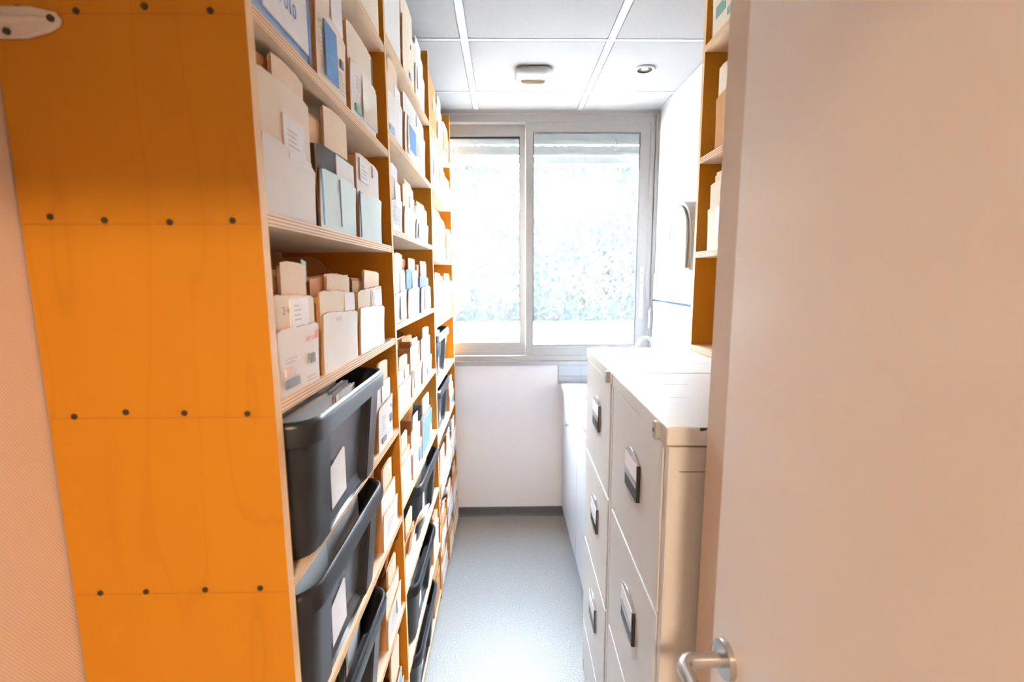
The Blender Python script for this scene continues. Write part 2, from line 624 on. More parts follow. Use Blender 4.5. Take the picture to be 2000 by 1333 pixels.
lk.build('sash_lock', [M['white_lam'], M['silver'], M['dark']], sa)
s2 = MB()
frame_rect(s2, XL + 0.05, 0.150, 0.062, zt - 0.070, 0.044, 0.072, 0.05, 0.05, 0.075, 0.065)
sb = s2.build('sash', M['alu'], win, 0.0015)
g2 = MB()
frame_rect(g2, XL + 0.096, 0.104, 0.133, zt - 0.139, 0.046, 0.062, 0.008, 0.008, 0.008, 0.010)
g2.build('gasket', M['gasket'], sb)
MB().box(XL + 0.10, 0.054, 0.137, 0.100, 0.058, zt - 0.143).build('glass_pane', M['glass'], sb)
# rolled-up slat blind outside
bl = MB()
for k, (z0, z1, y) in enumerate(((2.415, 2.44, 0.15), (2.365, 2.408, 0.158), (2.348, 2.362, 0.145), (2.300, 2.345, 0.16))):
    bl.box(XL, YB + y, z0, XR, YB + y + 0.02, z1, 0)
bl.box(XL, YB + 0.155, 2.44, XR, YB + 0.20, 2.70, 0)
blo = bl.build('roller_blind', M['shutter'])
tag(blo, 'pale raised slat blind hanging outside across the top of the window', 'blind')
ch = MB()
for x in (0.185, 0.705):
    for dx in (-0.006, 0.006):
        ch.tube([(x, YB + 0.12, 2.44), (x + dx, YB + 0.118, 2.40), (x + dx * 1.2, YB + 0.12, 2.385)], 0.0025, 6)
    ch.cyl((x, YB + 0.12, 2.372), 0.007, 0.016, 'z', 8, 0, 0.002)
ch.build('pull_cord', M['ink'], blo)

# ------------------------------------------------------------------ outside
struct('ground_outside', MB().box(-6, YB + 0.2, -0.35, 7, 12, -0.25), M['lawn'])
pw = MB().box(-5, 4.9, -0.25, 6, 5.05, 1.04).box(-5, 4.86, 1.04, 6, 5.09, 1.10)
tag(pw.build('garden_wall', M['garden_wall'], None, 0.004), 'low white garden wall below the hedge outside the window', 'wall')


def hedge():
    rnd = random.Random(3)
    root = thing('hedge', 'sunlit leafy hedge beyond the low garden wall, seen through the window', 'hedge', (0.5, 6.0, -0.25))
    fol = MB()
    for i in range(42000):
        x = rnd.uniform(-4.2, 4.2)
        z = rnd.uniform(0.9, 3.35)
        lump = 0.22 * math.sin(x * 2.1 + 1.3 * math.sin(z * 1.7)) + 0.18 * math.sin(z * 3.1 + x)
        y = -0.5 + lump + abs(rnd.gauss(0, 0.22))
        s = rnd.uniform(0.012, 0.028)
        a = rnd.uniform(0, 2 * PI)
        t = rnd.uniform(-1.0, 1.0)
        L = Vector((math.cos(a), t * 0.6, math.sin(a))).normalized() * s * 1.9
        N = Vector((rnd.uniform(-.6, .6), -1, rnd.uniform(-.2, .9))).normalized()
        Wd = L.cross(N).normalized() * s * 0.55
        p = Vector((x, y, z))
        q = rnd.random()
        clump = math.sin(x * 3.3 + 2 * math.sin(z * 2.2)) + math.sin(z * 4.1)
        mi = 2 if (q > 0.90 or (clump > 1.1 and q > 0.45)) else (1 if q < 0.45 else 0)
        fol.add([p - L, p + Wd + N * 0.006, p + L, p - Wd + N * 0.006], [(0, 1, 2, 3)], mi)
    fol.build('foliage', [M['leaf'], M['leaf2'], M['leaf3']], root)
    st = MB()
    for i in range(60):
        x = -4.1 + i * 0.14 + rnd.uniform(-.04, .04)
        pts = [(x, 0.05, 0)]
        for k in range(1, 7):
            pts.append((x + rnd.uniform(-.12, .12) * k * 0.5, rnd.uniform(-.2, .2), k * 0.52))
        st.tube(pts, [0.03, 0.026, 0.022, 0.018, 0.012, 0.008, 0.004], 5)
    st.build('stems', M['stem'], root)
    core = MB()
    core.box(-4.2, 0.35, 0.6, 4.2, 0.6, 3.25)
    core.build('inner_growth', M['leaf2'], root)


hedge()

# ------------------------------------------------------------------ door leaf (open, to the right)
dr = bpy.data.objects.new('door_1', None)
COL.objects.link(dr)
dr.location = (0.30, YN, 0)
tag(dr, kind='structure')
MB().box(0.0, 0.0, 0.008, 0.040, 0.733, 2.03).build('door_leaf', M['door'], dr, 0.002)
hy, hz = 0.565 - YN, 1.068
lv = MB()
lv.cyl((-0.009, hy, hz), 0.0255, 0.009, 'x', 40)
hn = lv.build('handle_rose', M['chrome'], dr, 0.0012)
pts = []
for k in range(5):
    pts.append((-0.009 - 0.040 * k / 4, hy, hz))
for k in range(1, 7):
    a = PI / 2 * k / 6
    pts.append((-0.049 - 0.016 * math.sin(a), hy - 0.016 * (1 - math.cos(a)), hz))
for k in range(1, 6):
    pts.append((-0.065, hy - 0.016 - 0.11 * k / 5, hz))
lvr = MB().tube(pts, 0.0095, 18)
lvr.build('lever_handle', M['chrome'], dr)
hg = MB()
for z in (0.25, 1.0, 1.8):
    hg.cyl((-0.004, 0.0, z), 0.007, 0.09, 'z', 12)
hg.build('door_hinge', M['chrome'], dr)
# frame of the doorway
jb = MB()
jb.box(-0.52, YN - 0.11, 0, -0.49, YN + 0.012, 2.08).box(-0.52, YN - 0.11, 2.06, 0.36, YN + 0.012, 2.08)
struct('trim_3', jb, M['white_lam'])

# ------------------------------------------------------------------ corridor ceiling lamp
LX, LY = 0.14, -1.2
lt = thing('ceiling_lamp', 'round warm ceiling lamp in the corridor behind the doorway', 'lamp', (LX, LY, ZC))
MB().cyl((0, 0, -0.03), 0.15, 0.032, 'z', 40).build('lamp_base', M['white_plastic'], lt, 0.003)
rg = []
for k in range(6):
    a = PI / 2 * k / 5
    rg.append([(0.125 * math.cos(a) * math.cos(2 * PI * i / 32), 0.125 * math.cos(a) * math.sin(2 * PI * i / 32), -0.031 - 0.04 * math.sin(a)) for i in range(32)])
MB().loft(rg, 0, True, True, False).build('lamp_diffuser', M['lamp'], lt)
ld = bpy.data.lights.new('corridor_bulb', 'AREA')
ld.shape = 'DISK'
ld.size = 0.26
ld.energy = LAMP_W
ld.color = LAMP_COL
lo = bpy.data.objects.new('corridor_bulb', ld)
COL.objects.link(lo)
lo.location = (LX, LY, ZC - 0.078)

# ------------------------------------------------------------------ left shelving
DIV = [0.638, 1.365, 2.135, 2.920]       # near faces of the four side panels
T = 0.018
TOP = 2.535
BAYS = [
    ('near', DIV[0] + T, DIV[1], [2.205, 1.933, 1.672, 1.408, 1.135, 0.855, 0.565, 0.285, 0.06]),
    ('middle', DIV[1] + T, DIV[2], [2.25, 1.99, 1.724, 1.445, 1.165, 0.875, 0.585, 0.30, 0.05]),
    ('far', DIV[2] + T, DIV[3], [2.25, 1.995, 1.678, 1.363, 1.076, 0.80, 0.505, 0.225, 0.035]),
]
su = thing('shelving_unit', 'tall orange plywood shelving unit of three bays along the wall opposite the cabinets', 'shelf', (XF, DIV[0], 0))
for k, y in enumerate(DIV):
    dep = -0.312
    ob = MB().box(dep, y - DIV[0], 0.0, 0, y - DIV[0] + T, TOP, 0, [0, 0, 0, 1, 0, 0]).build('side_panel', [M['orange'], M['edge_v']], su)
    if k == 0:
        near_panel = ob
for bay, y0, y1, rows in BAYS:
    for z in rows:
        yy0, yy1 = y0 - DIV[0], y1 - DIV[0]
        mb = MB().box(-0.31, yy0, z - T, -0.001, yy1, z, 0, [0, 0, 0, 1, 0, 0])
        mb.build('shelf', [M['birch'], M['edge']], su)
sc_me = None
for z in (2.18, 1.915, 1.66, 1.397, 1.131, 0.86, 0.59):
    for x in (-0.274, -0.204, -0.123, -0.040):
        jx, jz = random.uniform(-.004, .004), random.uniform(-.004, .004)
        s_ = MB().cyl((x + jx, -0.0012, z + jz), 0.0042, 0.0015, 'y', 16, 0).cyl((x + jx, -0.0014, z + jz), 0.0016, 0.0016, 'y', 8, 1)
        s_.build('screw', [M['screw'], M['dark']], su)
    MB().box(-0.31, -0.0003, z - 0.0065, -0.002, 0.0001, z - 0.0055).build('pencil_line', M['pencil'], su)

# white bracket fixing the unit to the wall, near the top
br = thing('wall_bracket', 'white painted metal bracket fixing the plywood side panel to the wall', 'bracket', (XL, DIV[0], 1.895))
pf = [(0.0, -0.017), (0.045, -0.017), (0.075, -0.009), (0.088, -0.002), (0.091, 0.006), (0.086, 0.013), (0.055, 0.020), (0.02, 0.020), (0.0, 0.017)]
MB().prism(pf, -0.006, -0.0005, 'y').build('bracket_plate', M['bracket'], br, 0.002)
MB().tube([(0.0, -0.007, 0.002), (0.03, -0.007, 0.003), (0.06, -0.0065, 0.004), (0.078, -0.005, 0.005)], [0.006, 0.006, 0.005, 0.002], 10).build('bracket_rib', M['bracket'], br)
MB().box(0.0, -0.10, -0.018, 0.004, -0.002, 0.018).build('bracket_arm', M['bracket'], br, 0.0015)
for x, z in ((0.016, 0.011), (0.026, -0.010), (0.081, 0.005)):
    MB().cyl((x, -0.0085, z), 0.0042, 0.003, 'y', 14).build('screw', M['screw'], br)

ORD = ['first', 'second', 'third', 'fourth', 'fifth', 'sixth', 'seventh', 'eighth', 'ninth', 'tenth', 'eleventh']


# ------------------------------------------------------------------ files and papers
def ream(rnd, n, w, h, t, cols, mi_map):
    """n sheets standing face to +x, thickness t in all, width w along y, height h"""
    mb = MB()
    pitch = t / n
    for i in range(n):
        hh = h * rnd.uniform(0.93, 1.0)
        ww = w * rnd.uniform(0.93, 1.0)
        yo = rnd.uniform(-1, 1) * (w - ww) / 2
        bow = rnd.uniform(-0.004, 0.006)
        xx = -t + i * pitch
        th = pitch * 0.55
        tl_ = rnd.uniform(-0.006, 0.006)
        segs = 4
        vs = []
        for k in range(segs + 1):
            u = k / segs
            y = yo - ww / 2 + ww * u
            xb = bow * math.sin(PI * u)
            ztop = hh + tl_ * (u - .5) * 2
            vs += [(xx + xb, y, 0), (xx + th + xb, y, 0), (xx + xb + bow, y, ztop), (xx + th + xb + bow, y, ztop)]
        fs = []
        for k in range(segs):
            a, b_ = 4 * k, 4 * (k + 1)
            fs += [(a, b_, b_ + 2, a + 2), (a + 1, a + 3, b_ + 3, b_ + 1), (a + 2, b_ + 2, b_ + 3, a + 3)]
        fs += [(0, 2, 3, 1), (4 * segs, 4 * segs + 1, 4 * segs + 3, 4 * segs + 2)]
        mb.add(vs, fs, rnd.choice(cols))
    return mb


POOL = {}


def pool(kind, hero):
    """folder meshes in unit size (1 m high and wide, thickness 1) shared by the copies"""
    key = (kind, hero)
    if key in POOL:
        return POOL[key]
    rnd = random.Random(hash(kind) % 999 if False else len(POOL) + 11)
    res = []
    ms = [M['paper'], M['paper_grey'], M['cream'], M['manila'], M['tan']]
    mixes = {'pale': [0, 0, 0, 1, 2], 'front': [0, 2, 2, 2, 3], 'warm': [3, 4, 4, 2, 4], 'grey': [0, 0, 1, 1, 2]}[kind]
    covers = {'pale': [0, 2, 2], 'front': [2, 2, 0], 'warm': [4, 4, 3], 'grey': [1, 0, 0]}[kind]
    for v in range(5):
        n = 11 if kind == 'grey' else 7
        pm = ream(rnd, n, 0.96, 0.97, 0.8, mixes, None)
        pm.v = [(x * 1 - 0.1, y, z) for x, y, z in pm.v]
        cv = MB()
        ci = rnd.choice(covers)
        top = rnd.uniform(0.93, 1.0)
        for xs, dz in ((-0.06, 0.0), (-1.0, rnd.uniform(-0.04, 0.02))):
            vs, fs = [], []
            for k in range(5):
                u = k / 4
                bx_ = 0.10 * math.sin(PI * u)
                zt_ = top + dz + (0.0 if 0 < k < 4 else -0.012) + (0.01 * math.sin(3 * u + v))
                vs += [(xs + bx_, u - .5, 0), (xs + bx_, u - .5, zt_), (xs + bx_ + 0.07, u - .5, 0), (xs + bx_ + 0.07, u - .5, zt_)]
            for k in range(4):
                a, b_ = 4 * k, 4 * k + 4
                fs += [(a, b_, b_ + 1, a + 1), (a + 2, a + 3, b_ + 3, b_ + 2), (a + 1, b_ + 1, b_ + 3, a + 3)]
            fs += [(0, 1, 3, 2), (16, 18, 19, 17)]
            cv.add(vs, fs, ci)
        cv.box(-1.0, -0.5, 0, 0.0, 0.5, 0.012, ci)
        if hero:
            res.append((cv.mesh('cover', ms), pm.mesh('papers', ms)))
        else:
            k = len(cv.v)
            cv.v += pm.v
            cv.f += [[k + i for i in f2] for f2 in pm.f]
            cv.m += pm.m
            cv.s += pm.s
            res.append((cv.mesh('file_folder', ms),))
    POOL[key] = res
    return res


def put_folder(box, lx, ly, lz, w, h, t, kind, hero, label, group, yaw=0.0, lean=0.0, rnd=random, roll=0.0):
    """box: (Vector location, rotz). The folder is a thing of its own standing in the box."""
    loc, rz = box
    R_ = Matrix.Rotation(rz, 3, 'Z')
    p = Vector(loc) + R_ @ Vector((lx, ly, lz))
    v = rnd.choice(pool(kind, hero))
    rot = Matrix.Rotation(rz + yaw, 4, 'Z') @ Matrix.Rotation(lean, 4, 'Y') @ Matrix.Rotation(roll, 4, 'X')
    if hero:
        o_ = thing('file_folder', label, 'folder', p, 0, group)
        o_.rotation_euler = rot.to_euler()
        link_mesh('cover', v[0], o_, scale=(t, w, h))
        link_mesh('papers', v[1], o_, scale=(t, w, h * 1.01))
    else:
        o_ = link_mesh('file_folder', v[0], None, p, rot.to_euler(), (t, w, h))
        tag(o_, label, 'folder', group)
    return o_


CW = {'white': 'card_white', 'cream': 'card_cream', 'cool': 'card_cool', 'kraft': 'kraft', 'mint': 'card_mint', 'dark': 'card_dark', 'blue': 'blue_film', 'violet': 'violet_film', 'paleblue': 'blue_pale'}
NFOLD = [0]


def carton(where, place, y0, y1, z, h1, h2, hs, front='white', inner='white', body='kraft', desc='white carton', marks=None, nf=4, fh=0.2,
           fkind='warm', hero=False, xfront=0.0, tilt=0.03, dep=0.285, side='left', fold_name='', style='file'):
    """open-fronted card file box: side walls, back, bottom, two front flaps, marks; folders stand in it"""
    rnd = random.Random(int(y0 * 1000) + int(z * 777))
    w = y1 - y0
    if side == 'left':
        loc, rz = (XF + xfront - 0.004, (y0 + y1) / 2, z), 0.0
    else:
        loc, rz = (0.665 - xfront + 0.004, (y0 + y1) / 2, z), PI
    root = thing('file_box', f'{desc}, {where}', 'box', loc, rz)
    cardt = 0.003
    # body
    bd = MB()
    hw = w / 2
    prof = [(-dep, 0), (-0.006, 0), (-0.006, h2 * 0.96)]
    for k in range(0, 7):
        u = k / 6
        prof.append((-0.085 - 0.10 * u, h2 * 0.96 + (hs - h2 * 0.96) * (u * u * (3 - 2 * u))))
    prof.append((-dep, hs))
    bd.prism(prof, -hw, -hw + cardt, 'y', 0)
    bd.prism(prof, hw - cardt, hw, 'y', 0)
    bd.box(-dep, -hw + cardt, 0, -dep + cardt, hw - cardt, hs, 0)
    bd.box(-dep + cardt, -hw + cardt, 0, -0.006, hw - cardt, cardt, 0)
    bd.build('box_body', M[CW[body]], root)

    def flap(name, x, h, m_, jag, inset, lean, curl=0.0):
        n = 10
        vs, fs = [], []
        tops = []
        rise = rnd.uniform(-jag, jag)
        for k in range(n + 1):
            u = k / n
            tops.append(h + rise * (u - .5) * 2 + rnd.uniform(-1, 1) * jag * 0.18 - (0.004 if k in (0, n) else 0))
        for k in range(n + 1):
            u = k / n
            y = -hw + inset + (w - 2 * inset) * u
            for q in range(4):
                vq = q / 3
                xx = x + lean * vq * vq + 0.003 * math.sin(PI * u) * vq + curl * vq ** 3
                vs.append((xx, y, tops[k] * vq + 0.0005))
                vs.append((xx + 0.0028, y, tops[k] * vq + 0.0005))
        c_ = 8
        ef = []
        for k in range(n):
            a, b_ = k * c_, (k + 1) * c_
            for q in range(3):
                fs.append((a + 2 * q, b_ + 2 * q, b_ + 2 * q + 2, a + 2 * q + 2))
                fs.append((a + 2 * q + 1, a + 2 * q + 3, b_ + 2 * q + 3, b_ + 2 * q + 1))
            ef.append((a + 6, b_ + 6, b_ + 7, a + 7))
            fs.append((a, a + 1, b_ + 1, b_))
        for k in (0, n):
            a = k * c_
            for q in range(3):
                ef.append((a + 2 * q, a + 2 * q + 1, a + 2 * q + 3, a + 2 * q + 2))
        return MB().add(vs, fs, 0, False).add(vs, ef, 1, False).build(name, [M[m_], M['kraft']], root)

    flap('inner_panel', -0.0075, h2, CW[inner], 0.006, 0.002, 0.0015)
    flap('front_panel', -0.004, h1, CW[front], 0.008, 0.001, tilt * 0.12)
    fx = -0.004 + 0.0028 + 0.0004
    # marks on the front panel: (kind, u0, v0, u1, v1) in fractions of width and of h1, or of the inner panel when v > 1
    lab = None
    for mi_, mk in enumerate(marks or []):
        kind, u0, v0, u1, v1 = mk[:5]
        on_inner = v0 >= 1.0
        ya, yb = -hw + w * u0, -hw + w * u1
        if on_inner:
            za, zb_ = h1 + (h2 - h1) * (v0 - 1), h1 + (h2 - h1) * (v1 - 1)
            xm = -0.0075 + 0.0028 + 0.0050
        else:
            za, zb_ = h1 * v0, h1 * v1
            xm = fx + 0.0030 * math.sin(PI * (u0 + u1) / 2) + tilt * 0.12 * (max(v1, 0) ** 2) + 0.0005 * mi_
        if kind == 'label' and not on_inner:
            lab = (u0, v0, u1, v1, xm)
        elif not on_inner and lab and lab[0] <= u0 and lab[1] <= v0 and lab[3] >= v1 and lab[2] >= min(u1, lab[2]) and u0 < lab[2]:
            xm = max(xm, lab[4] + 0.0007)
        if kind == 'text':
            link_mesh('printed_text', text_mesh(mk[5], (zb_ - za), M[mk[6]]), root, (xm + 0.0006, ya, za), TROT, (mk[7] if len(mk) > 7 else 1, 1, 1))
        else:
            m_ = {'label': 'paper', 'blue': 'blue', 'ink': 'ink', 'soft': 'ink_soft', 'pink': 'ink_pink', 'red': 'red', 'green': 'green_ink', 'tape': 'tape', 'paleblue': 'blue_pale', 'bluefilm': 'blue_film'}[kind]
            nm = 'label' if kind in ('label', 'tape', 'paleblue', 'bluefilm') else 'printed_block'
            if kind == 'soft':      # lines of small print
                mb = MB()
                nl = max(2, int((zb_ - za) / 0.007))
                for q in range(nl):
                    zz = za + (zb_ - za) * q / nl
                    mb.box(xm, ya, zz, xm + 0.0006, ya + (yb - ya) * rnd.uniform(.55, 1), zz + 0.0022)
                mb.build('printed_lines', M[m_], root)
            else:
                MB().box(xm - 0.0014, ya, za, xm + (0.0005 if nm == 'label' else 0.0007), yb, zb_).build(nm, M[m_], root)
    # folders
    gr_ = f'folders in the {place}'
    usable = dep - 0.035
    for i in range(nf):
        if i == 0:
            t, lx = 0.005, -0.0125
        elif z > 1.2 and i < nf - 1:
            t, lx = 0.007, -0.0135 - 0.0095 * i
        else:
            t = min(0.034, usable / nf * 0.75)
            lx = -0.022 - (usable * i / nf)
        h = fh * (rnd.uniform(0.86, 0.97) if i else rnd.uniform(0.98, 1.03))
        kd = fkind if i else 'front'
        wf = (w - 0.018) * (0.68 if i == 0 else rnd.uniform(0.86, 0.94))
        yo = (w - 0.018 - wf) / 2 * (0.9 if i == 0 else rnd.uniform(-0.9, -0.2))
        if side == 'right':
            yo = -yo
        lb = f'{ORD[i]} paper folder in the {place}'
        put_folder((loc, rz), lx, yo, cardt + 0.003, wf, min(h, 0.244), t, kd, hero, lb, gr_,
                   yaw=rnd.uniform(-0.02, 0.02), lean=(rnd.uniform(0.012, 0.026) if i < 4 else 0.0), rnd=rnd, roll=rnd.uniform(-0.07, 0.06) if i else rnd.uniform(-0.05, 0.03))
        NFOLD[0] += 1
    return root


# ------------------------------------------------------------------ plastic bins
def bin_outline(L, D, r, rec, grow=0.0):
    """rounded rectangle, long side along y; a shallow recess in both long sides; centred"""
    hl, hd = L / 2 + grow, D / 2 + grow
    pts = []

    def arc(cx, cy, a0):
        for k in range(7):
            a = math.radians(a0 + 90 * k / 6)
            pts.append((cx + r * math.cos(a), cy + r * math.sin(a)))
    e = L * 0.20
    arc(hd - r, -hl + r, -90)
    arc_end = []
    for s_ in (1,):
        pts += [(hd, -hl + e), (hd - rec, -hl + e + 0.014), (hd - rec, 0.0), (hd - rec, hl - e - 0.014), (hd, hl - e)]
    arc(hd - r, hl - r, 0)
    arc(-hd + r, hl - r, 90)
    pts += [(-hd, hl - e), (-hd + rec, hl - e - 0.014), (-hd + rec, 0.0), (-hd + rec, -hl + e + 0.014), (-hd, -hl + e)]
    arc(-hd + r, -hl + r, 180)
    return pts


BINM = []


def bin_meshes():
    if BINM:
        return BINM
    L, D, Hh = 0.45, 0.290, 0.236
    # shell: outer wall up, over, inner wall down
    rings = []
    for z, g, rec in ((0.0, -0.030, 0.0), (0.004, -0.026, 0.010), (0.03, -0.024, 0.020), (Hh - 0.046, -0.011, 0.020), (Hh - 0.040, -0.010, 0.0)):
        rings.append([(x, y, z) for x, y in bin_outline(L, D, 0.045 if z else 0.04, rec, g)])
    shell = MB().loft(rings, 0, True, True, False)
    inner = []
    for z, g, rec in ((Hh - 0.004, -0.009, 0.0), (Hh - 0.040, -0.0125, 0.0), (Hh - 0.047, -0.0145, 0.020), (0.03, -0.0275, 0.020), (0.006, -0.030, 0.012)):
        inner.append([(x, y, z) for x, y in bin_outline(L, D, 0.04, rec, g)])
    shell.loft(inner, 0, True, False, True)
    rim = []
    for z, g in ((Hh - 0.040, -0.011), (Hh - 0.038, 0.0), (Hh - 0.010, 0.001), (Hh - 0.004, -0.0005), (Hh, -0.005), (Hh - 0.002, -0.009), (Hh - 0.006, -0.010)):
        rim.append([(x, y, z) for x, y in bin_outline(L, D, 0.047, 0.0, g)])
    rm = MB().loft(rim, 0, True, False, False)
    panel = MB()  # recessed front panel, coloured paler to stand for its reflection
    hd = D / 2 - 0.0345
    xa, xb = D / 2 - 0.0430, D / 2 - 0.0300
    panel.add([(xa, -L * .245, .024), (xa, L * .245, .024), (xb, L * .245, Hh - .048), (xb, -L * .245, Hh - .048),
               (xa - .006, -L * .245, .024), (xa - .006, L * .245, .024), (xb - .006, L * .245, Hh - .048), (xb - .006, -L * .245, Hh - .048)],
              [(0, 1, 2, 3), (7, 6, 5, 4), (0, 4, 5, 1), (1, 5, 6, 2), (2, 6, 7, 3), (3, 7, 4, 0)])
    hd = D / 2 - 0.0400
    slot = MB()
    slot.box(hd + 0.0012, -0.086, 0.026, hd + 0.004, -0.0825, 0.105)
    slot.box(hd + 0.0012, -0.086, 0.022, hd + 0.004, 0.012, 0.026)
    card = MB()
    card.prism([(-0.076, 0.026), (0.002, 0.031), (0.004, 0.116), (-0.004, 0.121), (-0.074, 0.106)], hd + 0.0052, hd + 0.006, 'x')
    BINM.extend([shell.mesh('bin_shell', M['bin']), rm.mesh('rim', M['bin']), panel.mesh('recess_sheen_panel', M['bin_sheen']),
                 slot.mesh('card_slot', M['black_plastic']), card.mesh('paper_label', M['paper'])])
    return BINM


def plastic_bin(where, place, y0, z, xf, yaw=0.0, fkind='grey', nA=6, nB=3, hero=True, labeled=True, L=0.45):
    me = bin_meshes()
    rnd = random.Random(int(y0 * 991 + z * 313))
    loc = (xf - 0.145, y0 + L / 2, z)
    root = thing('storage_bin', f'charcoal plastic bin full of papers, {where}', 'bin', loc, yaw)
    for n_, m_ in zip(('bin_shell', 'rim', 'recess_sheen_panel', 'card_slot', 'paper_label'), me):
        if n_ == 'paper_label' and not labeled:
            continue
        link_mesh(n_, m_, root)
    g_ = f'folders in the {place}'
    i = 0
    for n, yc, w in ((nA, -0.085, 0.20), (nB, 0.10, 0.15)):
        for k in range(n):
            lx = 0.086 - (0.185 * k / n)
            put_folder((loc, yaw), lx, yc + rnd.uniform(-.01, .01), 0.008, w, rnd.uniform(0.222, 0.237), 0.20 / n * 0.72, rnd.choice([fkind, fkind, fkind, 'pale']), hero,
                       f'{ORD[i]} paper folder in the {place}', g_, yaw=rnd.uniform(-.13, .13), lean=rnd.uniform(-.06, .03), rnd=rnd, roll=rnd.uniform(-.03, .03))
            NFOLD[0] += 1
            i += 1
    return root


def where(bi, ri, i, n):
    bay = BAYS[bi][0]
    pos = 'alone' if n == 1 else ORD[i]
    return f'{pos} on {ORD[ri]} shelf down, {bay} bay', f'{ORD[i]} container on {ORD[ri]} shelf down, {bay} bay'


